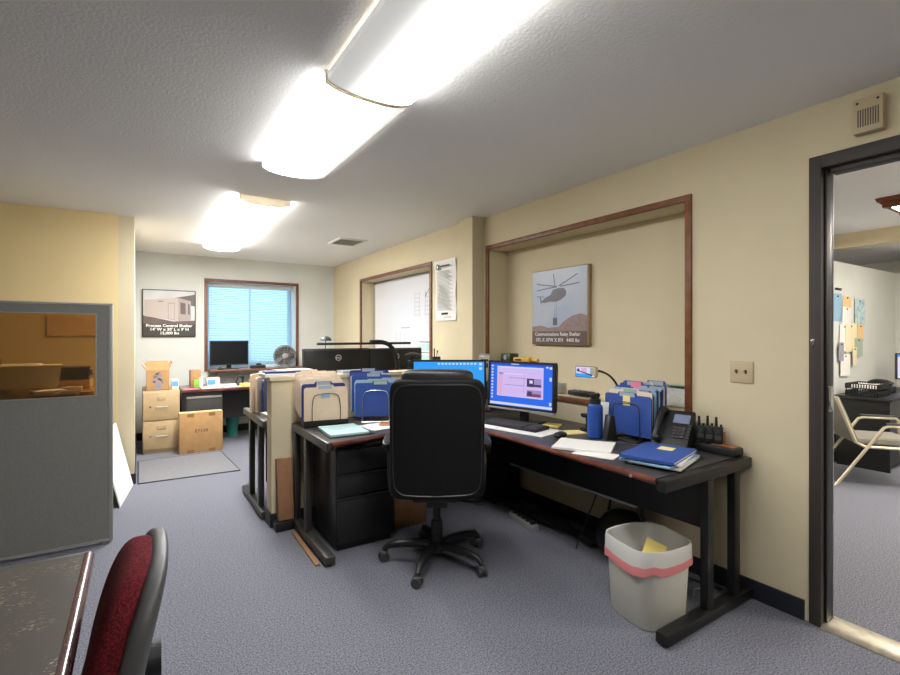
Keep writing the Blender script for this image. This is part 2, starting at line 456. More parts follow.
# picture plane: y runs from +.31 (window side) to -.31
q([(.305, .303), (-.295, .303), (-.295, -.2), (.305, -.2)], 'psky')
q([(.305, -.16), (.2, -.15), (.12, -.17), (.0, -.165), (-.06, -.12), (-.14, -.08), (-.23, -.062), (-.295, -.08), (-.295, -.21), (.305, -.21)], 'phill', X - .0007)
q([(.305, -.2), (-.295, -.2), (-.295, -.303), (.305, -.303)], 'pbase', X - .0014)
X2 = X - .0008
q([(.2, .045), (.16, .075), (.09, .10), (.06, .14), (.0, .15), (-.06, .145), (-.085, .12), (-.08, .085), (-.03, .055), (.02, .04), (.1, .045), (.16, .038)], 'pheli', X2)
q([(.2, .02), (.215, .09), (.205, .095), (.19, .05)], 'pheli', X2); q([(.25, .1), (.16, .09), (.16, .085), (.25, .093)], 'pheli', X2)
q([(.05, .155), (.02, .155), (.02, .17), (.05, .17)], 'pheli', X2)
for y0, z0, y1, z1 in ((.25, .2, .05, .168), (.25, .145, .05, .16), (.055, .27, .04, .17), (-.2, .245, .0, .165), (-.22, .175, -.02, .162)):
    dy, dz = y1 - y0, z1 - z0; L = math.hypot(dy, dz); ny, nz = -dz / L * .0045, dy / L * .0045
    q([(y0 + ny, z0 + nz), (y1 + ny, z1 + nz), (y1 - ny, z1 - nz), (y0 - ny, z0 - nz)], 'pheli', X2)
q([(.036, .04), (.034, .04), (.045, -.1), (.047, -.1)], 'pheli', X2); q([(.02, .04), (.018, .04), (.025, -.1), (.027, -.1)], 'pheli', X2)
q([(.06, -.09), (.015, -.09), (.015, -.15), (.06, -.15)], 'pheli', X2)
im.build('print', None, p)
M['pwhite'] = mat('white print', (222, 218, 220), .5)
lettering(['Communications Relay Shelter', "10'L X 10'W X 8'H   4400 lbs"], .042, 'pwhite', p, (X - .0028, .02, -.236), NX, width=.50, bold=.0004, gap=1.15)

# shelter picture
p = thing('wall_picture', 'framed picture of a pale equipment shelter hung beside the window', 'picture', (.347, YB, 1.645))
MB().box((-.307, -.026, -.31), (.307, 0, .31), bev=.004).build('panel', 'ink', p)
im = MB(); Yp = -.0265
def q(pts, m, y=Yp): im.prism([(x, y, z) for x, z in pts], (0, -.0006, 0), m)
M['s_sky'] = mat('pale sky print', (196, 198, 200), .5, noise=.06, nscale=6)
M['s_side'] = mat('pale shelter print', (186, 172, 166), .5); M['s_end'] = mat('shelter end print', (164, 150, 146), .5)
M['s_dark'] = mat('dark print ground', (98, 84, 80), .5, noise=.1, nscale=20); M['s_cap'] = mat('caption black', (54, 50, 48), .5)
M['s_roof'] = mat('dark roof print', (92, 86, 84), .5)
q([(-.295, .3), (.295, .3), (.295, -.14), (-.295, -.14)], 's_sky')
q([(.02, .2), (.295, .26), (.295, .1), (.06, .15)], 's_roof', Yp - .0007)
q([(-.28, .17), (.10, .21), (.10, -.10), (-.28, -.04)], 's_side', Yp - .0014)
q([(.10, .21), (.25, .17), (.25, -.09), (.10, -.10)], 's_end', Yp - .0014)
q([(-.295, -.03), (.04, -.105), (.295, -.09), (.295, -.16), (-.295, -.16)], 's_dark', Yp - .0007)
q([(-.02, .14), (.06, .145), (.06, -.09), (-.02, -.075)], 's_end', Yp - .0021); q([(-.01, .125), (.05, .13), (.05, -.078), (-.01, -.065)], 's_side', Yp - .0028)
q([(.125, .15), (.185, .14), (.185, -.01), (.125, -.005)], 's_dark', Yp - .0021); q([(.215, .13), (.235, .127), (.235, -.01), (.215, -.01)], 's_dark', Yp - .0021)
q([(-.13, .16), (-.07, .165), (-.07, .155), (-.13, .15)], 's_roof', Yp - .0021)
q([(-.295, -.14), (.295, -.14), (.295, -.3), (-.295, -.3)], 's_cap', Yp - .0014)
im.build('print', None, p)
M['capw'] = mat('white caption print', (236, 236, 232), .6)
lettering(['Process Control Shelter', "14' W x 30' L x 9' H", '12,000 lbs'], .05, 'capw', p, (0, Yp - .0024, -.178), NY, bold=.0016, gap=.98, width=.53)

# paper sheet on wall beside the whiteboard
ps = thing('wall_notice', 'tall curled paper notice taped to the wall beside the whiteboard', 'notice', (XF, 4.075, 1.81))
im = MB(); tm = bmesh.new(); nu, nv = 6, 12; gr = []
for j in range(nv + 1):
    row = []
    for i in range(nu + 1):
        u_, v_ = i / nu, j / nv
        row.append(tm.verts.new((-.003 - .012 * math.sin(v_ * 6 + u_ * 2) ** 2 - (.02 * (v_ > .9) * (1 - u_)), .19 - .38 * u_, -.305 + .61 * v_)))
    gr.append(row)
for j in range(nv):
    for i in range(nu): tm.faces.new((gr[j][i], gr[j][i + 1], gr[j + 1][i + 1], gr[j + 1][i]))
bmesh.ops.recalc_face_normals(tm, faces=tm.faces); bmesh.ops.solidify(tm, geom=tm.faces[:], thickness=.0008); im._merge(tm, im._mi('white')); im.build('sheet', None, ps, ang=12)
pr = MB()
for k in range(30): pr.box((-.0185, -.14 + .03 * (k % 3), -.2 + k * .0135), (-.0178, .15, -.195 + k * .0135), 'faint')
pr.box((-.0365, -.12, .235), (-.0358, .05, .25), 'ink'); pr.lathe([(.03, 0), (.03, .0006)], (0, 0, 0), 20, 'ink', mw=Matrix.Translation((-.036, .11, .24)) @ NX)
pr.lathe([(.018, 0), (.018, .0012)], (0, 0, 0), 20, 'white', mw=Matrix.Translation((-.036, .11, .24)) @ NX)
pr.box((-.0185, -.06, -.245), (-.0178, .06, -.225), 'ink'); pr.box((-.0185, -.12, -.275), (-.0178, .0, -.268), 'marker')
pr.build('printing', None, ps)

# whiteboard in the second recess
wb = thing('whiteboard', 'large whiteboard set inside the wood trimmed recess, with faint marker notes', 'whiteboard', (2.80, 5.32, 1.5))
MB().box((-.012, -.90, -.56), (-.001, .90, .57)).build('board', 'whiteboard', wb)
f = MB()
for a in ((-.92, -.58, .92, -.56), (-.92, .57, .92, .59), (-.92, -.56, -.90, .57), (.90, -.56, .92, .57)): f.box((-.018, a[0], a[1]), (-.001, a[2], a[3]), bev=.002)
f.build('frame', 'silver', wb)
mk = MB()
def stroke(y0, z0, y1, z1, wd=.004, m='marker'):
    dy, dz = y1 - y0, z1 - z0; L = math.hypot(dy, dz) or 1; ny, nz = -dz / L * wd, dy / L * wd
    mk.prism([(-.0125, y0 + ny, z0 + nz), (-.0125, y1 + ny, z1 + nz), (-.0125, y1 - ny, z1 - nz), (-.0125, y0 - ny, z0 - nz)], (-.0005, 0, 0), m)
for y_, w_ in ((-.25, .12), (-.5, .14)):
    for k in range(6): stroke(y_, .1 + k * .05, y_ - w_, .1 + k * .05, .0022)
    stroke(y_, .08, y_, .38, .0022); stroke(y_ - w_, .08, y_ - w_, .38, .0022)
stroke(-.5, .3, -.62, .42, .004, 'strokes'); stroke(-.5, .3, -.52, .35, .005, 'strokes')
for k in range(5): stroke(.25 - k * .12, -.1, .25 - k * .12, -.5, .002)
stroke(.1, -.05, -.12, -.05, .006)
for k in range(10): stroke(-.66 - random.random() * .04, .05 - k * .022, -.73, .05 - k * .022, .006, 'strokes')
mk.build('marker_notes', None, wb)
ck = thing('wall_chart', 'small teal and white chart stuck low on the whiteboard near the wall notice', 'chart', (2.786, 4.795, 1.16))
im = MB(); im.box((-.004, -.155, -.15), (0, .155, .15), 'white')
for z0, z1, m_ in ((.02, .10, 'teal'), (-.12, -.03, 'teal'), (.11, .13, 'marker'), (-.01, .0, 'strokes')): im.box((-.005, -.15, z0), (-.004, .15, z1), m_)
im.build('sheet', None, ck)
for k, (y_, z_) in enumerate(((4.43, 2.0), (4.43, 1.72))):
    tag(MB().cyl((2.788, y_, z_), (2.775, y_, z_), .02).build('magnet', 'plastic', None), ('upper' if k == 0 else 'lower') + ' round black magnet at the whiteboard edge by the notice', 'magnet', 'whiteboard magnets')

# window blind
bl = thing('window_blind', 'closed pale blue slat blind in the end wall window', 'blind', (1.4, 7.57, 2.10))
MB().box((-.585, -.025, -.05), (.585, .025, -.002), bev=.004).build('headrail', 'white', bl)
s_ = MB()
for k in range(46):
    z = -.06 - k * .0245
    s_.box((-.58, -.014, -.0005), (.58, .014, .0005), mw=Matrix.Translation((0, 0, z)) @ Matrix.Rotation(R(46), 4, 'X'))
s_.build('slats', 'blind', bl)
MB().box((-.58, -.014, -1.198), (.58, .014, -1.185), bev=.003).build('bottom_rail', 'white', bl)
cb = MB()
for x in (-.4, 0, .4): cb.cyl((x, -.0165, -.05), (x, -.0165, -1.19), .0015, n=6)
cb.build('ladder_cord', 'white', bl)

# ================================================================== MAIN DESK
D = .73
dk = thing('corner_desk', 'dark L-shaped office desk with worn red-brown front edge and black metal frame', 'desk', (1.8, 2.6, 0))
def L_(v): return (v[0] - 1.8, v[1] - 2.6, v[2])
front = [(.945, 2.735), (1.2, 2.765), (1.42, 2.83), (1.60, 2.855), (1.75, 2.80), (1.87, 2.68), (1.935, 2.52), (1.95, 2.3), (1.93, 1.9), (1.915, 1.275)]
def smoothp(P, n=2):
    P = [Vector((a, b_, 0)) for a, b_ in P]
    for _ in range(n):
        Q = [P[0]]
        for a, b_ in zip(P, P[1:]): Q += [a * .75 + b_ * .25, a * .25 + b_ * .75]
        Q.append(P[-1]); P = Q
    return P
fs = smoothp(front)
mb = MB(); mb.prism([L_((p.x, p.y, D - .028)) for p in fs] + [L_((2.655, 1.275, D - .028)), L_((2.655, 3.515, D - .028)), L_((.945, 3.515, D - .028))], (0, 0, .028), 'top')
mb.build('desktop', None, dk)
MB().tube([L_((p.x, p.y, D - .0145)) for p in fs], .0165, 10).build('edge_trim', 'edge', dk)
def end_frame(parent, P, axis, a0, a1, s, ups, mname='frame', top=True):
    """panel-end frame of a desk: beam, two uprights and a foot; runs along axis from a0 to a1 at position s"""
    def bx(mb, lo, hi, **k):
        if axis == 'x': mb.box(P((lo[0], s + lo[1], lo[2])), P((hi[0], s + hi[1], hi[2])), **k)
        else: mb.box(P((s + lo[1], lo[0], lo[2])), P((s + hi[1], hi[0], hi[2])), **k)
    m1 = MB(); bx(m1, (a0, -.022, D - .056), (a1, .022, D - .0005), bev=.008); m1.build('end_beam', mname, parent)
    for u0 in ups:
        m1 = MB(); bx(m1, (u0 - .026, -.02, .05), (u0 + .026, .02, D - .056), bev=.004); m1.build('leg', mname, parent)
    m1 = MB(); bx(m1, (a0, -.032, .008), (a1, .032, .062), bev=.012); m1.build('foot', mname, parent)
    for u0 in (a0 + .03, a1 - .03):
        p0 = (u0, s, 0) if axis == 'x' else (s, u0, 0); MB().cyl(P(p0), P((p0[0], p0[1], .012)), .018, n=12).build('glide', 'plastic', parent)
end_frame(dk, L_, 'x', 1.905, 2.66, 1.25, (2.27, 2.515), 'blackm')
end_frame(dk, L_, 'y', 2.735, 3.515, .945, (3.19, 3.45), 'frame')
MB().box(L_((2.30, 1.27, .42)), L_((2.318, 2.96, .70))).build('modesty_panel', 'black', dk)
MB().box(L_((1.44, 3.30, .28)), L_((2.30, 3.318, .70))).build('modesty_panel', 'black', dk)
MB().box(L_((2.294, 1.66, .405)), L_((2.322, 2.72, .42)), bev=.002).build('cable_channel', 'silver', dk)
MB().box(L_((2.55, 2.96, 0)), L_((2.60, 3.01, D - .028)), bev=.003).build('leg', 'blackm', dk)
MB().cyl(L_((1.915, 1.40, D - .018)), L_((1.899, 1.40, D - .018)), .008, n=14).build('end_plug', 'silver', dk)

pd = thing('drawer_pedestal', 'black three drawer pedestal under the folder end of the corner desk', 'drawers', (1.235, 3.14, 0))
MB().box((-.2, -.235, .035), (.2, .25, .665), bev=.006).box((-.185, -.22, 0), (.185, .235, .035)).build('body', 'blackm', pd)
for z0, z1 in ((.49, .645), (.345, .475), (.05, .33)):
    dr = MB().box((-.192, -.254, z0), (.192, -.234, z1 - .012), bev=.004).build('drawer', 'plastic', pd)
    MB().prism([(-.19, -.234, z1 - .012), (-.19, -.258, z1 - .006), (-.19, -.258, z1), (-.19, -.234, z1)], (.38, 0, 0)).build('pull_rail', 'frame', dr)

# desk behind the divider
d2 = thing('office_desk', 'dark desk behind the low divider wall, carrying the two widescreen monitors', 'desk', (1.6, 4.06, 0))
def L2(v): return (v[0] - 1.6, v[1] - 4.06, v[2])
MB().box(L2((.80, 3.70, D - .028)), L2((2.5, 4.44, D)), bev=.004).build('desktop', 'top', d2)
end_frame(d2, L2, 'y', 3.70, 4.47, .785, (3.86, 4.2), 'frame')
end_frame(d2, L2, 'y', 3.70, 4.47, 2.48, (3.86, 4.2), 'frame')
MB().box(L2((.81, 3.80, .25)), L2((2.46, 3.815, .70))).build('modesty_panel', 'black', d2)

# ================================================================== EXECUTIVE CHAIR
ch = thing('office_chair', 'black leather high-back swivel chair pulled up to the corner desk', 'chair', (1.51, 2.47, 0), R(-31))
# backrest: thick pad, slightly leaning back, rounded corners
def backfn(v):
    t_ = (v.z + .33) / .66
    v = v.copy(); v.x *= 1.0 - .05 * (t_ < .0)
    v.y += .05 * (v.x / .26) ** 2 * .6 - (t_ - .5) * .07
    return v
m1 = MB(); m1.puff((0, -.275, .79), (.515, .115, .66), 12, fn=backfn, nu=56, nv=40)
bk = m1.build('backrest', 'leather', ch, ang=60)
pp = []
for k in range(48):
    a = 2 * math.pi * k / 48
    x = math.copysign(abs(math.cos(a)) ** .28, math.cos(a)) * .240; z = math.copysign(abs(math.sin(a)) ** .28, math.sin(a)) * .306
    vv = backfn(Vector((x, -.052, z))); pp.append((vv.x, vv.y - .275, vv.z + .79))
MB().tube(pp, .006, 6, closed=True).build('piping', 'leatherp', bk)
m1 = MB(); m1.puff((0, -.262, 1.118), (.40, .12, .11), 4, fn=lambda v: Vector((v.x, v.y + .03 * (v.x / .26) ** 2, v.z)))
m1.build('headrest', 'leatherp', ch, ang=60)
m1 = MB(); m1.puff((0, .02, .49), (.53, .52, .13), 4.5, fn=lambda v: Vector((v.x, v.y, v.z - .03 * max(0, v.y / .26) ** 3)))
m1.build('seat', 'leather', ch, ang=60)
for sx in (-1, 1):
    MB().puff((sx * .290, .0, .725), (.062, .29, .05), 3.5).build('arm_pad', 'leatherp', ch, ang=60)
    MB().tube([(sx * .25, .10, .43), (sx * .262, .13, .47), (sx * .27, .13, .60), (sx * .272, .10, .695), (sx * .272, -.09, .695), (sx * .27, -.13, .60), (sx * .262, -.13, .47), (sx * .25, -.10, .43)], .017, 10, smooth=2).build('arm_support', 'plastic', ch)
MB().box((-.14, -.15, .40), (.14, .14, .43), bev=.008).box((-.06, -.10, .35), (.06, .08, .405), bev=.01).build('tilt_mechanism', 'plastic', ch)
MB().cyl((.05, -.04, .385), (.24, -.08, .375), .007, n=8).box((.22, -.10, .367), (.27, -.065, .383), bev=.005).build('lever', 'plastic', ch)
MB().cyl((0, 0, .10), (0, 0, .25), .034).cyl((0, 0, .25), (0, 0, .36), .022, m='blackm').build('gas_column', 'plastic', ch)
hub = MB().lathe([(.03, .065), (.055, .07), (.055, .115), (.035, .125)], n=24).build('hub', 'plastic', ch)
for k in range(5):
    a = R(75 + 72 * k + 31); ca, sa = math.cos(a), math.sin(a)
    m1 = MB(); m1.tube([(ca * r_, sa * r_, z_) for r_, z_ in ((.03, .098), (.12, .108), (.22, .105), (.29, .095), (.32, .07))], [.026, .026, .023, .020, .014][:5], 10)
    lg = m1.build('base_leg', 'plastic', ch)
    cx, cy = ca * .32, sa * .32; b_ = a + 1.1 + k
    ux, uy = math.cos(b_), math.sin(b_)
    m1 = MB()
    for sd in (-1, 1): m1.cyl((cx + ux * sd * .008, cy + uy * sd * .008, .0275), (cx + ux * sd * .025, cy + uy * sd * .025, .0275), .0275, n=20)
    m1.cyl((cx - ux * .009, cy - uy * .009, .03), (cx + ux * .009, cy + uy * .009, .03), .02, n=12).cyl((cx, cy, .04), (cx, cy, .078), .008, n=8)
    m1.puff((cx, cy, .045), (.05, .05, .034), 4, nu=16, nv=8)
    m1.build('caster', 'plasticg', lg)

# ================================================================== RED CHAIR AND WORN DESK
fd = thing('worn_desk', 'worn dark desk with scratched top, beside the burgundy chair', 'desk', (-.885, 1.2, 0))
def scratch_mat():
    m = mat('scratched desk laminate', (66, 62, 56), .5)
    nt = m.node_tree; b = nt.nodes['Principled BSDF']
    tc = nt.nodes.new('ShaderNodeTexCoord')
    def ns(sc, det, stretch, rot=0.):
        mp = nt.nodes.new('ShaderNodeMapping'); mp.inputs['Scale'].default_value = stretch; mp.inputs['Rotation'].default_value = (0, 0, rot)
        n = nt.nodes.new('ShaderNodeTexNoise'); n.inputs['Scale'].default_value = sc; n.inputs['Detail'].default_value = det
        nt.links.new(tc.outputs['Object'], mp.inputs[0]); nt.links.new(mp.outputs[0], n.inputs['Vector']); return n.outputs['Fac']
    def ramp(s_, a, b_):
        r = nt.nodes.new('ShaderNodeMapRange'); r.inputs[1].default_value = a; r.inputs[2].default_value = b_; nt.links.new(s_, r.inputs[0]); return r.outputs[0]
    fine = ramp(ns(95, 6, (1, 3, 1), .7), .60, .66); patch = ramp(ns(7, 2, (1, 1, 1)), .47, .62)
    mu = nt.nodes.new('ShaderNodeMath'); mu.operation = 'MULTIPLY'; nt.links.new(fine, mu.inputs[0]); nt.links.new(patch, mu.inputs[1])
    mx = nt.nodes.new('ShaderNodeMix'); mx.data_type = 'RGBA'; nt.links.new(mu.outputs[0], mx.inputs[0])
    mx.inputs[6].default_value = (*lin((66, 62, 56)), 1); mx.inputs[7].default_value = (*lin((176, 160, 132)), 1)
    nt.links.new(mx.outputs[2], b.inputs['Base Color']); return m
M['scratch'] = scratch_mat()
M['mauve'] = mat('mauve brown bullnose', (104, 74, 76), .25, noise=1, nscale=16, rgb2=(78, 52, 54), coat=.5)
MB().box((-.75, -.9, .70), (.755, .535, .73)).build('desktop', 'scratch', fd)
MB().tube([(.762, -.9, .714), (.762, .54, .714)], .0175, 12).build('edge_trim', 'mauve', fd)
MB().box((-.75, .535, .655), (.77, .56, .728), bev=.004).build('end_beam', 'frame', fd)
for x in (-.5, .45): MB().box((x - .026, .53, .05), (x + .026, .56, .66), bev=.003).build('leg', 'frame', fd)
MB().box((-.6, .51, 0), (.68, .56, .06), bev=.01).build('foot', 'frame', fd)
for x in (-.5, .45): MB().box((x - .026, -.88, .05), (x + .026, -.84, .70), bev=.003).build('leg', 'frame', fd)
MB().box((-.6, -.88, 0), (.68, -.83, .06), bev=.01).build('foot', 'frame', fd)

rc = thing('task_chair', 'burgundy tweed task chair with a dark shell, drawn up to the worn desk', 'chair', (-.275, 1.24, 0), R(88))
# local: +Y is where the sitter faces
RC_Y = -.235
def rfn(v):
    w_ = v.copy(); h_ = (w_.z + .25) / .5
    w_.y += .014 * (w_.x / .22) ** 2 - .12 * (h_ - .3) ** 2 * .5 - (h_ - .5) * .06
    w_.x *= 1.0 - .10 * max(0, .45 - h_) - .06 * max(0, h_ - .6)
    return w_
MB().puff((0, RC_Y + .012, .645), (.436, .10, .508), 3.2, nu=48, nv=36, fn=rfn).build('backrest_cushion', 'red', rc, ang=70)
MB().puff((0, RC_Y - .022, .648), (.446, .052, .508), 4.2, nu=48, nv=36, fn=rfn).build('back_shell', 'shell', rc, ang=70)
MB().puff((0, .02, .455), (.48, .46, .09), 3.5).build('seat_cushion', 'red', rc, ang=70)
MB().puff((0, .02, .42), (.47, .45, .05), 4).build('seat_shell', 'shell', rc, ang=70)
MB().tube([(0, -.1, .385), (0, -.28, .37), (0, -.31, .45), (0, -.29, .62)], .02, 10, smooth=2).build('back_support', 'blackm', rc)
MB().cyl((0, -.278, .655), (0, -.318, .655), .036, n=20).build('adjust_knob', 'plastic', rc)
MB().cyl((0, 0, .09), (0, 0, .40), .026).build('gas_column', 'plastic', rc)
for k in range(5):
    a = R(20 + 72 * k); ca, sa = math.cos(a), math.sin(a)
    lg = MB().tube([(ca * r_, sa * r_, z_) for r_, z_ in ((.0, .10), (.12, .10), (.24, .085), (.29, .065))], .022, 10).build('base_leg', 'plastic', rc)
    MB().cyl((ca * .29 - sa * .02, sa * .29 + ca * .02, .026), (ca * .29 + sa * .02, sa * .29 - ca * .02, .026), .026, n=18).cyl((ca * .29, sa * .29, .03), (ca * .29, sa * .29, .07), .008, n=8).build('caster', 'plastic', lg)

# ================================================================== GREY PARTITION AND WHAT IS BEHIND
pt = thing('office_partition', 'grey fabric partition panel with an amber window', 'partition', (-1.2, 3.865, 0))
def LP(v): return (v[0] + 1.2, v[1] - 3.865, v[2])
m1 = MB(); y0, y1 = 3.84, 3.89
m1.box(LP((-2.2, y0, .03)), LP((-.165, y1, .966))).box(LP((-2.2, y0, 1.50)), LP((-.165, y1, 1.55))).box(LP((-.224, y0, .966)), LP((-.165, y1, 1.50))).box(LP((-2.2, y0, .966)), LP((-2.1, y1, 1.50)))
m1.build('fabric_panel', 'partition', pt)
m1 = MB(); m1.box(LP((-2.2, y0 - .003, 1.55)), LP((-.14, y1 + .003, 1.566)), bev=.003).box(LP((-.165, y0 - .003, .03)), LP((-.14, y1 + .003, 1.55)), bev=.003).box(LP((-2.2, y0 - .002, .02)), LP((-.14, y1 + .002, .035)), bev=.002)
m1.build('edging', 'partedge', pt)
m1 = MB(); m1.box(LP((-2.1, 3.863, .966)), LP((-.224, 3.868, 1.50))); m1.build('window_pane', 'amber', pt)
m1 = MB()
m1.box(LP((-2.1, y0 - .002, .966)), LP((-.224, y0 + .006, .973))).box(LP((-2.1, y0 - .002, 1.494)), LP((-.224, y0 + .006, 1.50))).box(LP((-.231, y0 - .002, .973)), LP((-.224, y0 + .006, 1.494)))
m1.build('glazing_bead', 'partedge', pt)
for x in (-2.0, -.19): MB().cyl(LP((x, 3.865, 0)), LP((x, 3.865, .03)), .018, n=12).build('glide', 'silver', pt)

tb = thing('long_table', 'table behind the grey partition, loaded with boxes and papers', 'table', (-1.2, 4.55, 0))
MB().box((-1.2, -.45, .70), (1.0, .45, .73), bev=.004).build('tabletop', 'top', tb)
for sx in (-1.12, .92):
    for sy in (-.38, .38): MB().box((sx - .02, sy - .02, 0), (sx + .02, sy + .02, .70)).build('leg', 'blackm', tb)
sh = tag(MB().prism([(0, 0, 0), (.08, .62, 0), (-.05, .62, .577), (-.13, 0, .577)], (.008, 0, .004)).build('white_board', 'white', None, loc=(-.125, 4.58, .001)), 'bare white board leaning against the table behind the grey partition', 'board')

def carton(name, label, lo, hi, m='card', rz=0., group=None, tape=True, flaps=False):
    cx, cy = (lo[0] + hi[0]) / 2, (lo[1] + hi[1]) / 2; dx, dy, dz = hi[0] - lo[0], hi[1] - lo[1], hi[2] - lo[2]
    t = thing(name, label, 'box', (cx, cy, lo[2]), rz, group)
    MB().box((-dx / 2, -dy / 2, .0005), (dx / 2, dy / 2, dz), bev=.004).build('body', m, t)
    if tape: MB().box((-dx / 2 + .01, -.03, dz), (dx / 2 - .01, .03, dz + .0008)).box((-dx / 2 - .0008, -.03, dz - min(.07, dz * .6)), (-dx / 2, .03, dz)).build('tape', 'tape', t)
    return t
carton('cardboard_box', 'wide tan cardboard box behind the amber window, tallest on the table', (-1.35, 4.34, .73), (-.60, 4.68, 1.15), 'white')
carton('cardboard_box', 'small brown box lying on top of the wide tan box behind the amber window', (-1.0, 4.40, 1.157), (-.80, 4.60, 1.19), 'carddark', .2)
pk = tag(MB().prism([(-.80, 4.30, 1.145), (-.45, 4.30, 1.145), (-.47, 4.30, 1.0), (-.61, 4.30, .87), (-.78, 4.30, 1.02)], (0, .004, 0)).prism([(-.80, 4.302, 1.146), (-.45, 4.302, 1.146), (-.45, 4.36, 1.153), (-.80, 4.36, 1.153)], (0, 0, .003)).build('kraft_paper', 'cream', None), 'pointed sheet of kraft paper draped over the front of the wide tan box', 'paper')
carton('archive_box', 'black storage box holding up loose papers behind the amber window', (-.585, 4.12, .73), (-.37, 4.26, .95), 'plastic', tape=False)
carton('archive_box', 'grey box holding the dark binder stack behind the amber window', (-.585, 4.42, .73), (-.30, 4.70, 1.03), 'card', tape=False)
for k, (z, dx, m_, rz, lb) in enumerate(((1.031, 0, 'ink', .06, 'brown-black binder at the bottom of the stack behind the amber window'), (1.062, .01, 'navy', -.05, 'navy binder in the middle of the stack behind the amber window'), (1.093, .0, 'ink', .1, 'dark binder topmost of the stack behind the amber window'))):
    t = thing('ring_binder', lb, 'binder', (-.445 + dx, 4.55, z), rz, 'binders behind the amber window')
    MB().box((-.14, -.11, 0), (.14, .11, .003)).box((-.14, -.11, .026), (.14, .11, .029)).box((-.143, -.11, 0), (-.14, .11, .029)).build('cover', m_, t)
    MB().box((-.138, -.105, .003), (.13, .105, .026)).build('pages', 'plasticg', t)
for k, (x, y, z, rz, m_, lb) in enumerate(((-.53, 4.19, .951, .1, 'manila2', 'cream paper sheaf slanting on the black storage box'), (-.40, 4.375, .97, 0, 'manila', 'tan paper sheaf behind the black storage box'), (-.51, 4.19, .9705, .35, 'white', 'white paper sheaf on top of the black storage box'))):
    tag(MB().box((-.085 if k != 1 else -.06, -.06 if k != 1 else -.03, 0 if k != 1 else -.238), (.085 if k != 1 else .06, .06 if k != 1 else .03, .018), bev=.002).build('paper_stack', m_, None, loc=(x, y, z), rot=(0, 0, rz)), lb, 'papers', 'papers behind the amber window')
carton('cardboard_box', 'small tan box at the doorward end of the table behind the amber window', (-.345, 4.15, .73), (-.26, 4.32, .97), 'card', .1)
tag(MB().box((-.17, -.008, -.09), (.17, 0, .09)).build('reflection_board', 'card2', None, loc=(-.475, 5.249, 1.44)), 'pale board standing in for a reflection in the amber window', 'board')  # pale board made up to imitate a reflection on the amber pane

# ================================================================== FAR END
fc = thing('filing_cabinet', 'tan two drawer filing cabinet in the alcove corner', 'cabinet', (.225, 6.76, 0))
MB().box((-.185, -.30, .02), (.185, .30, .72), bev=.005).box((-.175, -.29, 0), (.175, .29, .02)).build('body', 'tanmetal', fc)
for z0 in (.05, .385):
    dr = MB().box((-.178, -.318, z0), (.178, -.30, z0 + .32), bev=.004).build('drawer', 'tanmetal', fc)
    hd = MB().tube([(-.055, -.319, z0 + .15), (-.055, -.34, z0 + .15), (.055, -.34, z0 + .15), (.055, -.319, z0 + .15)], .007, 8).build('handle', 'silver', dr)
    f = MB(); f.box((-.045, -.323, z0 + .225), (.045, -.318, z0 + .275), bev=.002).box((-.036, -.3238, z0 + .233), (.036, -.323, z0 + .267), 'tanmetal'); f.build('label_holder', 'silver', dr)
    MB().cyl((-.11, -.325, z0 + .155), (-.11, -.318, z0 + .155), .008, n=12).build('latch', 'chrome', dr)
ob = thing('cardboard_box', 'open cardboard box with raised flaps on the filing cabinet', 'box', (.19, 6.62, .721))
m1 = MB(); a, h = .112, .235
m1.box((-a, -.15, 0), (a, -.146, h)).box((-a, .146, 0), (a, .15, h)).box((-a, -.146, 0), (-a + .004, .146, h)).box((a - .004, -.146, 0), (a, .146, h)).box((-a, -.15, .0), (a, .15, .004))
m1.build('body', 'card', ob)
for pts, vec in (([(-a, -.15, h), (a, -.15, h), (a + .02, -.115, h + .085), (-a - .02, -.115, h + .085)], (0, .003, 0)), ([(-a, .146, h), (a, .146, h), (a, .20, h + .09), (-a, .20, h + .09)], (0, .003, 0)), ([(-a, -.146, h), (-a, .146, h), (-a - .05, .14, h + .06), (-a - .05, -.15, h + .06)], (.003, 0, 0)), ([(a, -.146, h), (a, .146, h), (a + .03, .14, h + .09), (a + .03, -.15, h + .09)], (-.003, 0, 0))):
    MB().prism(pts, vec).build('flap', 'card', ob)
pr = MB()
for k in range(26):
    x, z = random.uniform(-.045, .045), random.uniform(.08, .215); pr.box((x - .014, -.1508, z - .006), (x + .014, -.15, z + .006))
pr.box((-.03, -.1508, .02), (.03, -.15, .07)); pr.build('print', 'inkblue', ob)
bx_ = carton('tissue_box', 'pale blue tissue box beside the open cardboard box on the filing cabinet', (.33, 6.55, .721), (.405, 6.67, .83), 'white', tape=False)
MB().box((-.032, -.0606, .03), (.032, -.06, .09)).build('print', 'skyblue', bx_)

cb = thing('carton', 'large flat cardboard carton standing against the filing cabinet', 'box', (.615, 6.30, 0))
MB().box((-.225, -.06, .001), (.225, .06, .465), 'card', bev=.005).build('body', None, cb)
MB().box((-.222, -.058, .465), (.222, .058, .4665)).build('top_flap', 'card2', cb)
for x in (-.11, .11):
    for z in (0., .415): MB().box((x - .035, -.0608, z + .001), (x + .035, -.06, z + .04)).build('tape', 'tape', cb)
lettering(['E7338'], .05, 'ink', cb, (.0, -.0606, .235), NY, width=.13)
mt = tag(MB().prism([(0, 5.21, .0005), (.855, 5.18, .0005), (.81, 6.15, .0005), (0, 6.13, .0005)], (0, 0, .007), 'matgrey').build('floor_mat', None, None), 'thin grey floor mat with a dark edge in front of the filing cabinet', 'mat')
m1 = MB(); P4 = [(0.0, 5.21, .006), (.855, 5.18, .006), (.81, 6.15, .006), (0.0, 6.13, .006)]
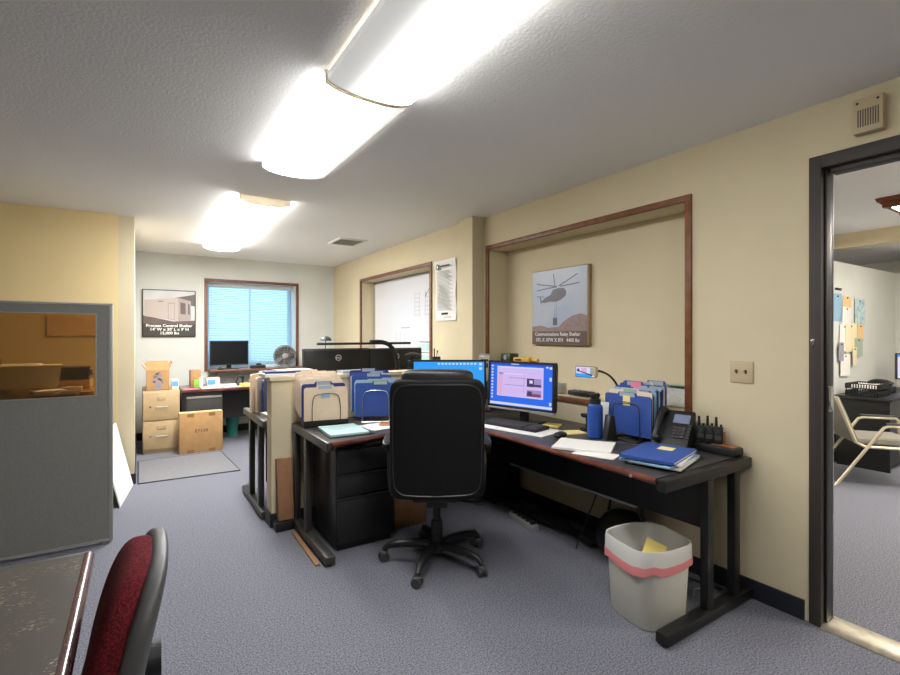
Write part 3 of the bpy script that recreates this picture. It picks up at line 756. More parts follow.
for a, b_ in zip(P4, P4[1:] + P4[:1]): m1.cyl(a, b_, .005, n=6)
eb = m1.build('edge_binding', 'base', mt)

bd = thing('back_desk', 'dark desk under the window at the far end, strewn with papers', 'desk', (1.3, 6.75, 0))
def LB(v): return (v[0] - 1.3, v[1] - 6.75, v[2])
MB().box(LB((.43, 6.42, .68)), LB((2.2, 7.09, .71)), 'edge', bev=.006).build('desktop', None, bd)
MB().box(LB((.47, 6.49, .02)), LB((.87, 7.05, .68)), bev=.004).build('pedestal', 'plasticg', bd)
dr = MB().box(LB((.48, 6.475, .36)), LB((.86, 6.49, .62)), bev=.003).build('drawer', 'plasticg', bd)
MB().box(LB((.48, 6.462, .60)), LB((.86, 6.478, .625)), bev=.004).build('handle', 'silver', dr)
MB().box(LB((.87, 6.70, .30)), LB((2.2, 6.72, .68))).build('modesty_panel', 'black', bd)
MB().box(LB((2.14, 6.45, 0)), LB((2.2, 7.05, .68))).build('side_panel', 'black', bd)
MB().box(LB((.43, 6.45, 0)), LB((.465, 7.05, .68))).build('side_panel', 'black', bd)
BT = .711
carton('cardboard_box', 'upright brown box on the back desk beneath the shelter picture', (.545, 6.75, BT), (.66, 6.95, .915), 'card', tape=True)
g = thing('drink_carton', 'lime green carton with a white side on the back desk', 'carton', (.60, 6.62, BT))
MB().box((-.035, -.03, 0), (.03, .03, .10), 'green', bev=.003).box((.03, -.03, 0), (.06, .03, .10), 'white', bev=.003).build('body', None, g)
MB().puff((.045, 0, .115), (.04, .04, .035), 2.2).build('cap', 'manila2', g)
g = carton('product_box', 'white and blue box between papers on the back desk', (.72, 6.72, BT), (.87, 6.84, .815), 'white', tape=False)
MB().box((-.065, -.0608, .025), (.025, -.06, .085)).build('print', 'skyblue', g)
for k, (x, y, z, rz, m_, sx, sy, h_, lb) in enumerate(((.75, 6.53, BT, .05, 'white', .11, .09, .012, 'white paper pile on the back desk by the green carton'), (.955, 6.67, BT, -.1, 'white', .10, .11, .02, 'thick white paper pile in the middle of the back desk'), (1.0, 6.51, BT, .1, 'cream', .12, .05, .006, 'cream sheets near the phone on the back desk'), (.53, 6.5, BT, 0, 'pink', .08, .05, .008, 'pinkish paper at the desk corner by the filing cabinet'), (1.22, 6.53, BT, .1, 'yellow', .13, .10, .035, 'yellow envelope heap on the back desk'), (1.36, 6.85, BT, -.1, 'cream', .11, .09, .05, 'cream envelope pile behind the yellow envelopes'))):
    tag(MB().box((-sx, -sy, 0), (sx, sy, h_), bev=.002).build('paper_stack', m_, None, loc=(x, y, z), rot=(0, 0, rz)), lb, 'papers', 'papers on the back desk')
g = thing('desk_stand', 'black curled phone stand on the back desk', 'stand', (1.105, 6.68, BT))
MB().box((-.05, -.035, 0), (.05, .035, .012), bev=.004).build('base', 'plastic', g)
MB().tube([(.03, 0, .01), (.035, 0, .06), (.01, 0, .12), (-.02, 0, .11), (-.045, 0, .06), (-.05, 0, .03)], .012, 8, smooth=2).tube([(.02, 0, .03), (.04, .0, .09), (.035, 0, .125)], .01, 8).build('arm', 'plastic', g)
g = thing('storage_bin', 'teal plastic bin standing on the floor under the back desk', 'bin', (1.06, 7.0, 0))
MB().lathe([(.06, 0), (.085, .26), (.09, .27), (.08, .27), (.055, .01)], n=28).build('body', 'tealbin', g)
g = thing('power_strip', 'white power strip fixed to the wall under the back desk', 'power strip', (1.13, YB - .013, .30))
MB().box((-.12, -.04, -.05), (.10, 0, .05), bev=.006).build('body', 'white', g)
m1 = MB()
for k in range(5): m1.box((-.10 + k * .038, -.0408, -.02), (-.076 + k * .038, -.04, .02))
m1.build('sockets', 'marker', g)

# ================================================================== SCREENS
def monitor(label, loc, rz, w, h, zb, content, tilt=0., chin=.0, chinm='silver', base='round', stand_dy=.06, logo=False, group=None, neckw=.06):
    """screen faces local -y; zb = height of its lower edge above the surface"""
    t = thing('monitor', label, 'monitor', loc, rz, group)
    T = Matrix.Translation((0, 0, zb + h / 2)) @ Matrix.Rotation(R(-tilt), 4, 'X')
    m1 = MB(); bz = .014
    m1.box((-w / 2, -.004, -h / 2), (w / 2, .030, h / 2), bev=.004, mw=T)
    m1.box((-w / 2, -.014, -h / 2), (-w / 2 + bz, -.004, h / 2), mw=T).box((w / 2 - bz, -.014, -h / 2), (w / 2, -.004, h / 2), mw=T).box((-w / 2, -.014, h / 2 - bz), (w / 2, -.004, h / 2), mw=T).box((-w / 2, -.014, -h / 2), (w / 2, -.004, -h / 2 + bz), mw=T)
    m1.box((-w * .49, .03, -h * .46), (w * .49, .05, h * .47), bev=.018, mw=T)
    bd_ = m1.build('casing', 'plastic', t)
    if chin: MB().box((-w / 2, -.016, -h / 2 - chin), (w / 2, .02, -h / 2), bev=.003, mw=T).build('lower_bezel', chinm, t)
    W, Hh = w / 2 - bz, h / 2 - bz
    m1 = MB(); m1.box((-W, -.0055, -Hh), (W, -.0045, Hh), content['bg'], mw=T)
    for i, (x0, z0, x1, z1, mm) in enumerate(content.get('rects', ())):   # fractions of the screen, from its upper corner
        dz = .00006 * (i + 1)
        m1.box((-W + 2 * W * x0, -.0058 - dz, Hh - 2 * Hh * z1), (-W + 2 * W * x1, -.0055, Hh - 2 * Hh * z0), mm, mw=T)
    m1.build('screen', None, t)
    MB().box((-neckw / 2, .03, .01), (neckw / 2, .055 + stand_dy * .2, zb + h * .4), bev=.006).build('stand_neck', 'plastic', t)
    if base == 'round': MB().lathe([(.11, 0), (.112, .006), (.10, .014), (.02, .02)], (0, .06, 0), 32).build('stand_base', 'plastic', t)
    else: MB().box((-.12, .0, 0), (.12, .15, .012), bev=.004).build('stand_base', 'plastic', t)
    if logo:
        m1 = MB(); m1.tube([(math.cos(a) * .024, .0515, zb + h * .74 + math.sin(a) * .024) for a in [2 * math.pi * k / 32 for k in range(32)]], .0032, 6, closed=True)
        m1.build('logo_ring', 'pwhite', t)
        lettering(['DELL'], .017, 'pwhite', t, (0, .0508, zb + h * .74 - .006), PY, bold=.0008, width=.036)
    return t
icons = [(.02, .06 + k * .075, .05, .10 + k * .075, 'scr_white') for k in range(11)]
doc = dict(bg='scr_blue', rects=[(0, 0, 1, .045, 'scr_dim'), (.35, .012, .48, .03, 'scr_white'), (0, .93, 1, .985, 'scr_white')] + icons + [(.95, .05, .985, .10, 'scr_white'), (.90, .04, .93, .08, 'scr_white'), (.95, .28, .98, .36, 'scr_white'), (.95, .83, .98, .90, 'scr_white')] +
    [(.12, .08, .86, .78, 'scr_pale'), (.12, .08, .86, .11, 'scr_white'), (.15, .22, .22, .28, 'scr_mid'), (.14, .30, .21, .76, 'scr_pink'), (.25, .24, .56, .26, 'scr_white'), (.32, .33, .60, .345, 'scr_mid'), (.25, .38, .55, .39, 'scr_pink'), (.25, .50, .56, .515, 'scr_mid'), (.56, .24, .565, .66, 'scr_mid'), (.28, .6, .5, .61, 'scr_pink'), (.30, .66, .46, .67, 'scr_pink'),
     (.61, .33, .83, .52, 'scr_mid'), (.61, .33, .72, .52, 'scr_dark'), (.65, .37, .70, .44, 'scr_white'), (.72, .46, .83, .51, 'scr_dark'), (.61, .59, .83, .74, 'scr_mid'), (.61, .67, .83, .74, 'scr_rose'), (.62, .62, .69, .72, 'scr_dark'), (.12, .775, .86, .78, 'scr_white')])
cy = dict(bg='scr_cyan', rects=[(.34 + k * .052, .03, .37 + k * .052, .075, 'scr_white') for k in range(11)] + [(.93, .03, .97, .09, 'scr_white'), (.93, .14, .97, .2, 'scr_white'), (0, .94, 1, 1, 'scr_dim')])
off = dict(bg='scr_off')
monitor('lit monitor showing a lilac document on a blue desktop, beside the keyboard', (2.275, 2.585, D + .001), R(-76), .56, .335, .105, doc, tilt=2, chin=.014, base='box', logo=False)
monitor('lit monitor with a plain bright blue desktop behind the office chair', (2.03, 3.14, D + .001), R(-32), .575, .34, .095, cy, base='round')
mA = monitor('widescreen monitor seen from behind, with a silver ring logo, by the fan', (1.478, 4.13, D + .001), R(180), .60, .31, .20, off, logo=True, base='box', group='monitors seen from behind')
monitor('widescreen monitor seen from behind, standing behind the black lamp arm', (2.06, 4.15, D + .001), R(180), .56, .305, .20, off, logo=True, base='box', group='monitors seen from behind')
monitor('dark switched off monitor on the wooden window ledge', (1.055, 7.22, .891), 0, .49, .335, .055, off, base='box')

# ================================================================== CORNER DESK: COMPUTER THINGS
DT = D + .001
t = thing('computer_tower', 'slim grey computer tower standing between the two lit monitors', 'computer', (2.50, 3.30, DT), R(-38))
MB().box((-.045, -.18, .006), (.045, .18, .46), bev=.006).build('case', 'silver', t)
m1 = MB(); m1.box((-.043, -.186, .01), (.043, -.18, .455), 'beige_w', bev=.003).box((-.03, -.188, .36), (.03, -.186, .40), 'plasticg').box((-.03, -.188, .41), (.03, -.186, .43), 'plasticg').box((-.025, -.188, .1), (.025, -.186, .25), 'plasticg'); m1.build('front_panel', None, t)
for sx in (-.03, .03): MB().box((sx - .012, -.17, 0), (sx + .012, .17, .006)).build('foot', 'plastic', t)

def keyboard(label, loc, rz, w=.44, d_=.145):
    t = thing('keyboard', label, 'keyboard', loc, rz)
    MB().prism([(-w / 2, -d_ / 2, 0), (-w / 2, d_ / 2, 0), (-w / 2, d_ / 2, .022), (-w / 2, -d_ / 2, .012)], (w, 0, 0), bev=.003).build('case', 'plastic', t)
    m1 = MB(); n = 19
    for r_ in range(5):
        y = -d_ / 2 + .012 + r_ * (d_ - .024) / 5
        for k in range(n):
            if k in (14,) and r_ not in (4,): continue
            x = -w / 2 + .010 + k * (w - .02) / n
            z = .012 + .010 * (y + d_ / 2) / d_
            m1.box((x + .001, y + .001, z), (x + (w - .02) / n - .002, y + (d_ - .024) / 5 - .002, z + .007))
    m1.build('keys', 'plasticg', t); return t
pad = tag(MB().box((-.30, -.13, 0), (.30, .13, .006), bev=.001).build('desk_pad', 'white', None, loc=(2.13, 2.48, DT), rot=(0, 0, R(-77))), 'white paper pad lying under the black keyboard', 'paper')
keyboard('black keyboard on the white pad before the document monitor', (2.15, 2.50, DT + .0065), R(-79), w=.45, d_=.16)
t = thing('computer_mouse', 'black computer mouse between the keyboard and the white papers', 'mouse', (2.17, 2.10, DT), R(-75))
MB().puff((0, 0, .017), (.062, .105, .034), 2.6, fn=lambda v: Vector((v.x, v.y, v.z if v.z > 0 else max(v.z, -.017)))).build('shell', 'plastic', t)
MB().cyl((-.004, .03, .032), (.004, .03, .032), .006, n=12).build('scroll_wheel', 'silver', t)
# notes and papers
def sheet(name, label, cat, loc, rz, sx, sy, h_, m_, group=None, curl=0.):
    m1 = MB(); nx, ny = 8, 8; tm = bmesh.new(); g_ = []
    for j in range(ny + 1):
        row = []
        for i in range(nx + 1):
            x, y = -sx + 2 * sx * i / nx, -sy + 2 * sy * j / ny
            row.append(tm.verts.new((x, y, h_ + curl * ((abs(x) / sx) ** 3 * .5 + (abs(y) / sy) ** 4 * .5))))
        g_.append(row)
    fs_ = [tm.faces.new((g_[j][i], g_[j][i + 1], g_[j + 1][i + 1], g_[j + 1][i])) for j in range(ny) for i in range(nx)]
    r_ = bmesh.ops.extrude_face_region(tm, geom=fs_)
    for e in r_['geom']:
        if isinstance(e, bmesh.types.BMVert): e.co.z = max(.0, e.co.z - h_) if curl else 0.
    bmesh.ops.recalc_face_normals(tm, faces=tm.faces); m1._merge(tm, 0)
    return tag(m1.build(name, m_, None, loc=loc, rot=(0, 0, rz)), label, cat, group)
sheet('sticky_note', 'yellow note pad by the monitor stand', 'note', (2.40, 2.40, DT), R(-60), .055, .05, .012, 'yellow', 'notes on the corner desk')
sheet('sticky_note', 'pale yellow sheet lying between mouse and blue bottle', 'note', (2.34, 2.16, DT), R(-20), .075, .055, .006, 'postit', 'notes on the corner desk')
sheet('paper_stack', 'fanned white papers before the blue bottle', 'papers', (2.10, 1.85, DT), R(-58), .155, .125, .012, 'white', 'white papers on the corner desk', curl=.004)
sheet('paper_sheet', 'loose white sheet edging out from under the fanned papers', 'papers', (2.02, 1.70, DT), R(-70), .11, .06, .003, 'white', 'white papers on the corner desk')
# bottle
t = thing('water_bottle', 'matt blue insulated water bottle with a black lid', 'bottle', (2.35, 1.985, DT))
MB().lathe([(.040, 0), (.046, .006), (.0465, .18), (.044, .195), (.031, .208), (.030, .212)], n=32).build('body', 'bottle', t)
MB().lathe([(.033, .208), (.034, .212), (.034, .235), (.030, .238), (.024, .24), (.024, .25), (.03, .252), (.03, .268), (.026, .272)], n=28).box((-.034, -.009, .225), (.034, .009, .237), bev=.003).build('lid', 'plastic', t)
tag(MB().box((-.002, -.04, 0), (.001, .04, .21)).build('white_card', 'white', None, loc=(2.43, 2.005, DT), rot=(0, R(7), R(14))), 'white card propped upright behind the blue water bottle', 'card')
t = thing('phone_stand', 'small black swivel phone stand on a round foot, behind the mouse', 'stand', (2.50, 2.17, DT), R(200))
MB().lathe([(.052, 0), (.055, .006), (.048, .014), (.02, .018)], n=28).build('base', 'plastic', t)
MB().tube([(.0, 0, .015), (-.005, 0, .06), (.01, 0, .10)], .016, 10).prism([(-.05, -.03, .10), (.045, -.03, .115), (.06, -.03, .105), (.035, -.03, .085)], (0, .06, 0), bev=.004).build('cradle', 'plastic', t)
t = thing('desk_stand', 'small black upright stand in front of the blue folder sorter', 'stand', (2.35, 1.88, DT), R(-20))
MB().prism([(-.035, -.028, 0), (.04, -.028, 0), (.022, -.028, .15), (-.01, -.028, .155)], (0, .056, 0), bev=.006).build('body', 'plastic', t)
# gooseneck phone holder clipped to the recess ledge
t = thing('gooseneck_holder', 'black gooseneck arm clamped to the oak ledge behind the bottle', 'holder', (2.645, 2.01, .912))
MB().box((-.02, -.02, 0), (.03, .02, .02), bev=.004).build('clamp', 'plastic', t)
MB().tube([(0, 0, .02), (-.02, .01, .10), (-.05, .05, .18), (-.10, .105, .215), (-.13, .12, .205)], .007, 8, smooth=2).build('arm', 'plastic', t)
t = thing('smartphone', 'smartphone lying level in the gooseneck holder, showing a bright street picture', 'phone', (2.495, 2.185, 1.115), R(-78))
m1 = MB(); m1.box((-.075, -.004, -.037), (.075, .004, .037), 'plastic', bev=.003); m1.build('body', None, t)
m1 = MB(); m1.box((-.070, -.0048, -.033), (.070, -.004, .033), 'scr_white').box((-.070, -.0052, -.033), (.045, -.0048, -.012), 'scr_cyan').box((-.03, -.0052, -.01), (.01, -.0048, .026), 'scr_pink').box((.035, -.0052, -.02), (.06, -.0048, .03), 'grn').prism([(-.068, -.0055, .008), (-.06, -.0055, .012), (.05, -.0055, -.018), (.05, -.0055, -.026)], (0, -.0003, 0), 'ink').box((-.06, -.0056, .0), (-.045, -.0052, .02), 'ink'); m1.build('screen', None, t)
MB().box((.062, -.012, -.03), (.082, .014, .034), bev=.003).build('grip', 'beige', t)
# ledge things in the recess
t = thing('small_box', 'little grey box on the oak ledge behind the document monitor', 'box', (2.755, 2.69, .911), R(10)); MB().box((-.04, -.052, 0), (.04, .052, .075), bev=.003).build('body', 'silver', t)
t = thing('small_device', 'black gadget with silver buttons on the oak ledge', 'gadget', (2.76, 2.46, .911), R(5)); MB().box((-.035, -.10, 0), (.035, .10, .035), bev=.008).build('body', 'plastic', t)
m1 = MB()
for k in range(4): m1.cyl((0, -.07 + k * .045, .035), (0, -.07 + k * .045, .042), .012, n=14)
m1.build('buttons', 'silver', t)
t = thing('document_box', 'black document box on the recess ledge behind the computer tower', 'box', (2.775, 3.24, .911)); MB().box((-.09, -.18, 0), (.09, .18, .215), bev=.004).build('body', 'plastic', t)
t = thing('small_device', 'dark green device on top of the black document box', 'gadget', (2.775, 3.30, 1.127)); MB().box((-.05, -.07, 0), (.05, .07, .07), bev=.01).build('body', 'dkgreen', t)
m1 = MB().cyl((-.052, 0, .035), (-.05, 0, .035), .022).build('dial', 'silver', t)
t = thing('hand_tool', 'yellow hand tool lying on the black document box', 'tool', (2.77, 3.13, 1.127), R(3)); MB().box((-.035, -.12, 0), (.035, .075, .04), bev=.01).tube([(0, -.11, .025), (0, -.19, .02)], .015, 10).build('body', 'gold', t)
MB().box((-.037, -.03, .012), (.037, .05, .03), bev=.004).build('grip', 'plastic', t)

# ------------------------------------------------------------------ folders
def folder_mesh(name, w, h, th, tab0, m_, tabm):
    """upright folder; outline in xz with a raised tab, rounded corners"""
    r = .018
    def arc(cx, cz, a0): return [(cx + r * math.cos(R(a0 + k * 22.5)), cz + r * math.sin(R(a0 + k * 22.5))) for k in range(5)]
    tw = w * .36
    o_ = [(-w / 2, 0), (w / 2, 0)] + arc(w / 2 - r, h - r, 0) + [(tab0 + tw + .008, h), (tab0 + tw, h + .014), (tab0, h + .014), (tab0 - .008, h)] + arc(-w / 2 + r, h - r, 90)
    mb = MB(); mb.prism([(x, -th / 2, z) for x, z in o_], (0, th, 0))
    a = mb.build(name, m_, None)
    b_ = MB().box((tab0 + .006, -th / 2 - .0012, h - .012), (tab0 + tw - .006, -th / 2, h + .012)).build('label_tab', tabm, None)
    me1, me2 = a.data, b_.data
    bpy.data.objects.remove(a); bpy.data.objects.remove(b_)
    return me1, me2
FM = {}
def folder(kind, label, loc, rz, group, tab=0.0, w=.295, h=.245, th=.007, lean=0., tabm='tabclear'):
    key = (kind, tab, w, h, th, tabm)
    if key not in FM: FM[key] = folder_mesh('cover', w, h, th, tab, kind, tabm)
    t = bpy.data.objects.new('file_folder', None); COL.objects.link(t); t.location = loc; t.rotation_euler = (R(lean), 0, rz); t.empty_display_size = .05
    tag(t, label, 'folder', group)
    for nme, me in zip(('cover', 'label_tab'), FM[key]):
        o = bpy.data.objects.new(nme, me); COL.objects.link(o); o.parent = t
    return t
def sorter(label, loc, rz, depth, rise, m_, w=.30, arch_w=.19, arch_h=.215, n=4, solid=False):
    t = thing('file_sorter', label, 'file sorter', loc, rz)
    if solid: MB().prism([(-w / 2, -.012, 0), (-w / 2, depth, 0), (-w / 2, depth, rise + .018), (-w / 2, -.012, .018)], (w, 0, 0)).prism([(-w / 2, -.012, .0), (-w / 2, -.006, 0), (-w / 2, -.006, .045), (-w / 2, -.012, .045)], (w, 0, 0)).build('base', 'plastic', t)
    else:
        m1 = MB()
        for sx in (-1, 1): m1.tube([(sx * w * .33, -.05, .004), (sx * w * .33, depth, .004 + 0), (sx * w * .33, depth, rise + .012), (sx * w * .33, -.02, .014)], .004, 6)
        m1.tube([(-w * .33, -.05, .004), (w * .33, -.05, .004)], .004, 6).tube([(-w * .33, depth, rise + .012), (w * .33, depth, rise + .012)], .004, 6); m1.build('base', m_, t)
    for k in range(n):
        y = -.008 + (depth + .004) * k / max(1, n - 1); z0 = .012 + rise * k / max(1, n - 1)
        a = arch_w / 2
        MB().tube([(-a, y, z0), (-a, y, z0 + arch_h - .03), (-a + .035, y, z0 + arch_h), (a - .035, y, z0 + arch_h), (a, y, z0 + arch_h - .03), (a, y, z0)], .0028, 6, smooth=2).build('wire_divider', m_, t)
    return t
def on(base, rz, x, y, z):
    c_, s_ = math.cos(rz), math.sin(rz); return (base[0] + c_ * x - s_ * y, base[1] + s_ * x + c_ * y, base[2] + z)
# tan sorter by the desk end
B1, r1 = (1.085, 3.235, DT), R(-9)
sorter('stepped file sorter with wire arches holding manila folders at the desk end', B1, r1, .21, .10, 'wire', n=4, solid=True)
G1 = 'manila folders in the stepped sorter'
tan = [(.0, 'manila', -.06, 'manila folder with a pale blue label, frontmost in the manila sorter', 0, 'tabclear'), (.022, 'navy', -.05, 'navy folder just behind the frontmost manila folder', .0, 'tabclear')]
folder('manila', tan[0][3], on(B1, r1, .0, .006, .030), r1, G1, -.06, h=.24)
MB().box((-.035, -.0048, .165), (.025, -.0038, .195)).build('sticker', 'ltblue', bpy.data.objects[[o.name for o in COL.objects if o.name.startswith('file_folder')][-1]])
folder('navy', tan[1][3], on(B1, r1, -.012, .034, .043), r1, G1, -.055, h=.25)
for k in range(7):
    lb = 'manila folder stepping up behind the navy folder in the manila sorter' if k < 6 else 'hindmost and highest manila folder in the manila sorter'
    folder(('manila2', 'manila')[k % 2], lb, on(B1, r1, -.018 - k * .004, .076 + (0, .016, .032, .047, .069, .086, .104)[k], .063 + k * .009), r1, G1, (-.1, .0, -.04)[k % 3], h=.25, tabm='manila2')
# blue sorter by the chair
B2, r2 = (1.455, 3.235, DT), R(-24)
sorter('silver wire file sorter holding blue folders beside the office chair', B2, r2, .20, .075, 'wires', n=4)
G2 = 'blue folders in the silver wire sorter'
folder('blue', 'blue folder frontmost in the silver wire sorter', on(B2, r2, .0, .010, .034), r2, G2, -.02, tabm='grn')
folder('ltblue', 'pale blue folder behind the frontmost blue one in the silver wire sorter', on(B2, r2, -.008, .028, .042), r2, G2, -.05, tabm='grn', h=.25)
folder('grn', 'grey green folder in the middle of the silver wire sorter', on(B2, r2, -.002, .044, .048), r2, G2, .05, h=.25, w=.30)
folder('blue', 'blue folder behind the grey green one in the silver wire sorter', on(B2, r2, -.03, .078, .062), r2, G2, -.04, h=.27)
folder('manila2', 'whitish folder between blue ones in the silver wire sorter', on(B2, r2, -.038, .095, .068), r2, G2, .03, h=.26)
folder('blue', 'blue folder second from the back of the silver wire sorter', on(B2, r2, -.046, .112, .074), r2, G2, .0, h=.27)
folder('navy', 'navy folder at the very back of the silver wire sorter', on(B2, r2, -.048, .152, .088), r2, G2, -.06, h=.275)
# sorter on the long arm of the desk
B3, r3 = (2.462, 1.842, DT), R(-90)
sorter('dark wire file sorter full of blue folders beside the desk phone', B3, r3, .185, .03, 'wire', n=4)
G3 = 'folders in the dark wire sorter'
third = [('blue', 'blue folder with yellow note, frontmost in the dark wire sorter', .24, 0, -.06), ('manila2', 'white folder with a mint label behind the frontmost blue one', .26, .004, -.05), ('navy', None, .25, .0, .02), ('ltblue', 'light blue folder in the middle of the dark wire sorter', .262, .0, .04), ('blue', None, .268, 0, -.02), ('grn', 'grey green folder in the dark wire sorter', .262, 0, .06), ('blue', None, .275, .0, -.1), ('manila2', 'cream folder towards the back of the dark wire sorter', .27, 0, -.04), ('blue', 'blue folder against the wall in the dark wire sorter', .28, 0, .03)]
for k, (m_, lb, h_, dx, tb_) in enumerate(third):
    o = folder(m_, lb or 'plain blue folder among the others in the dark wire sorter', on(B3, r3, dx, .009 + (0, .017, .034, .061, .078, .095, .126, .143, .160)[k], .030 + k * .0035), r3, G3, tb_, h=h_, w=.325 if k == 0 else .30)
    if k == 0:
        MB().box((-.03, -.0048, .175), (.02, -.0037, .235)).build('sticky_note', 'postit', o)
    if k == 1:
        MB().box((-.04, -.0052, .225), (.03, -.0037, .262)).build('sticker', 'mint', o)
    if k == 4:
        MB().box((-.03, -.0052, .265), (.04, -.0037, .30)).build('flag', 'pink', o)

# papers in front of the sorters
sheet('document_folder', 'pale teal document at the desk end before the manila sorter', 'papers', (1.12, 3.01, DT + .0045), R(-4), .125, .16, .012, 'teal', 'papers at the folder end of the desk')
sheet('document_folder', 'dark folder beneath the pale teal document', 'papers', (1.125, 2.955, DT - .0005), R(-4), .145, .125, .004, 'plastic', 'papers at the folder end of the desk').location.z = DT
sheet('paper_sheet', 'white sheet between the teal document and the brown envelope', 'papers', (1.37, 3.03, DT), R(8), .09, .11, .003, 'white', 'papers at the folder end of the desk')
sheet('paper_sheet', 'white sheet at the desk front beneath the brown envelope', 'papers', (1.55, 2.96, DT), R(-18), .10, .06, .004, 'white', 'papers at the folder end of the desk')
sheet('envelope', 'brown envelope before the silver wire sorter', 'envelope', (1.52, 3.045, DT + .0045), R(-30), .11, .075, .004, 'kraft', 'papers at the folder end of the desk')
# stack of blue report folders
G4 = 'report folders stacked by the desk phone'
zz = DT
for k, (m_, h_, rz, dx, dy, sx, sy, lb) in enumerate((('plastic', .006, -66, .03, -.005, .15, .125, 'black folder at the bottom of the stack beside the desk phone'), ('white', .010, -64, .01, -.015, .14, .115, 'sheaf of white papers low in the stack beside the desk phone'), ('ltblue', .008, -70, -.01, 0, .145, .118, 'light blue folder in the middle of the stack beside the desk phone'), ('white', .008, -60, .012, -.008, .14, .112, 'upper sheaf of white papers under the blue report folder'))):
    sheet('document_folder', lb, 'papers', (2.19 + dx, 1.44 + dy, zz), R(rz + 80), sx * 1.2, sy * 1.05, h_, m_, G4); zz += h_ + .0003
t = thing('report_folder', 'blue report folder with a yellow note, on top of the stack beside the desk phone', 'folder', (2.185, 1.445, zz), R(15), G4)
MB().box((-.18, -.128, 0), (.18, .128, .0025)).box((-.18, -.128, .011), (.18, .128, .0135)).box((-.1815, -.128, 0), (-.18, .128, .0135)).build('cover', 'blue', t)
MB().box((-.178, -.125, .0025), (.177, .125, .011)).build('pages', 'white', t)
MB().box((.05, -.045, .0135), (.125, .03, .0142)).build('sticky_note', 'postit', t)
tag(MB().box((-.015, -.16, 0), (.015, .16, .006), bev=.002).build('ruler', 'plasticg', None, loc=(2.36, 1.76, DT + .001), rot=(0, 0, R(20))), 'grey ruler behind the stack of report folders', 'ruler')

# desk phone
t = thing('desk_phone', 'black office desk phone with handset, between folder sorter and radios', 'phone', (2.52, 1.57, DT), R(-75))
MB().prism([(-.10, -.095, 0), (-.10, .085, 0), (-.10, .085, .185), (-.10, .065, .20), (-.10, -.095, .03)], (.19, 0, 0), bev=.006).build('body', 'plastic', t)
sl = math.atan2(.17, .16); TT = Matrix.Translation((0, -.015, .116)) @ Matrix.Rotation(sl, 4, 'X')
m1 = MB()
for r_ in range(4):
    for k in range(3): m1.box((.0 + k * .022, -.07 + r_ * .019, .001), (.017 + k * .022, -.056 + r_ * .019, .007), mw=TT)
for k in range(5): m1.box((.075, -.07 + k * .02, .001), (.09, -.058 + k * .02, .006), mw=TT)
m1.build('keypad', 'plasticg', t)
MB().box((-.01, .025, .0), (.075, .085, .006), 'inkblue', bev=.002, mw=TT).build('display', None, t)
m1 = MB(); m1.tube([TT @ Vector(p_) for p_ in ((-.07, -.10, .022), (-.07, -.07, .04), (-.07, .06, .04), (-.07, .105, .022))], .017, 12, smooth=2)
m1.puff(TT @ Vector((-.07, -.09, .018)), (.05, .05, .036), 3).puff(TT @ Vector((-.07, .095, .018)), (.05, .05, .036), 3); m1.build('handset', 'plastic', t)
# radios
t = thing('radio_charger', 'long black charging tray with an orange top, against the wall at the desk end', 'charger', (2.60, 1.425, DT))
MB().box((-.045, -.165, 0), (.045, .058, .045), bev=.012).build('tray', 'plastic', t)
m1 = MB(); m1.box((-.035, -.15, .045), (.035, -.03, .0475), bev=.001); m1.build('top_insert', 'orange', t)
def radio(y, lb, h):
    t = thing('two_way_radio', lb, 'radio', (2.60, y, DT + .0478), R(-75 + 10 * random.random()), 'radios in the charging tray')
    MB().box((-.024, -.016, 0), (.020, .016, h), bev=.006).build('body', 'plastic', t)
    MB().cyl((-.012, 0, h - .002), (-.012, 0, h + .05), .0075, .006, n=12).build('antenna', 'plastic', t)
    MB().cyl((.010, 0, h - .002), (.010, 0, h + .012), .006, n=12).build('knob', 'plastic', t)
    m1 = MB().box((-.018, -.0175, .02), (.014, -.016, h * .5), 'plasticg')
    for k in range(4): m1.box((-.014, -.0185, h * .58 + k * .007), (.010, -.016, h * .58 + k * .007 + .003), 'plasticg')
    m1.build('speaker_grille', None, t)
    MB().box((.021, -.010, .004), (.030, .010, h * .72), bev=.003).build('belt_clip', 'orange', t)
radio(1.462, 'two-way radio closest to the desk phone in the charging tray', .085)
radio(1.415, 'two-way radio in the middle of the charging tray', .092)
radio(1.368, 'two-way radio standing beside the orange top of the charging tray', .092)
# acrylic wall pocket in the recess
t = thing('acrylic_holder', 'clear leaflet holder in the recess corner behind the folders', 'holder', (2.86, 1.755, .911))
m1 = MB(); m1.box((-.03, -.09, 0), (-.027, .09, .115)).box((.012, -.09, 0), (.015, .09, .13)).box((-.027, -.09, 0), (.012, -.087, .115)).box((-.027, .087, 0), (.012, .09, .115)).box((-.027, -.087, 0), (.012, .087, .003)); m1.build('pocket', 'clearfilm', t)
MB().box((-.02, -.08, .004), (-.008, .08, .11)).build('leaflets', 'white', t)
MB().box((-.04, -.095, .1305), (.018, .095, .136)).build('lid', 'grn', t)

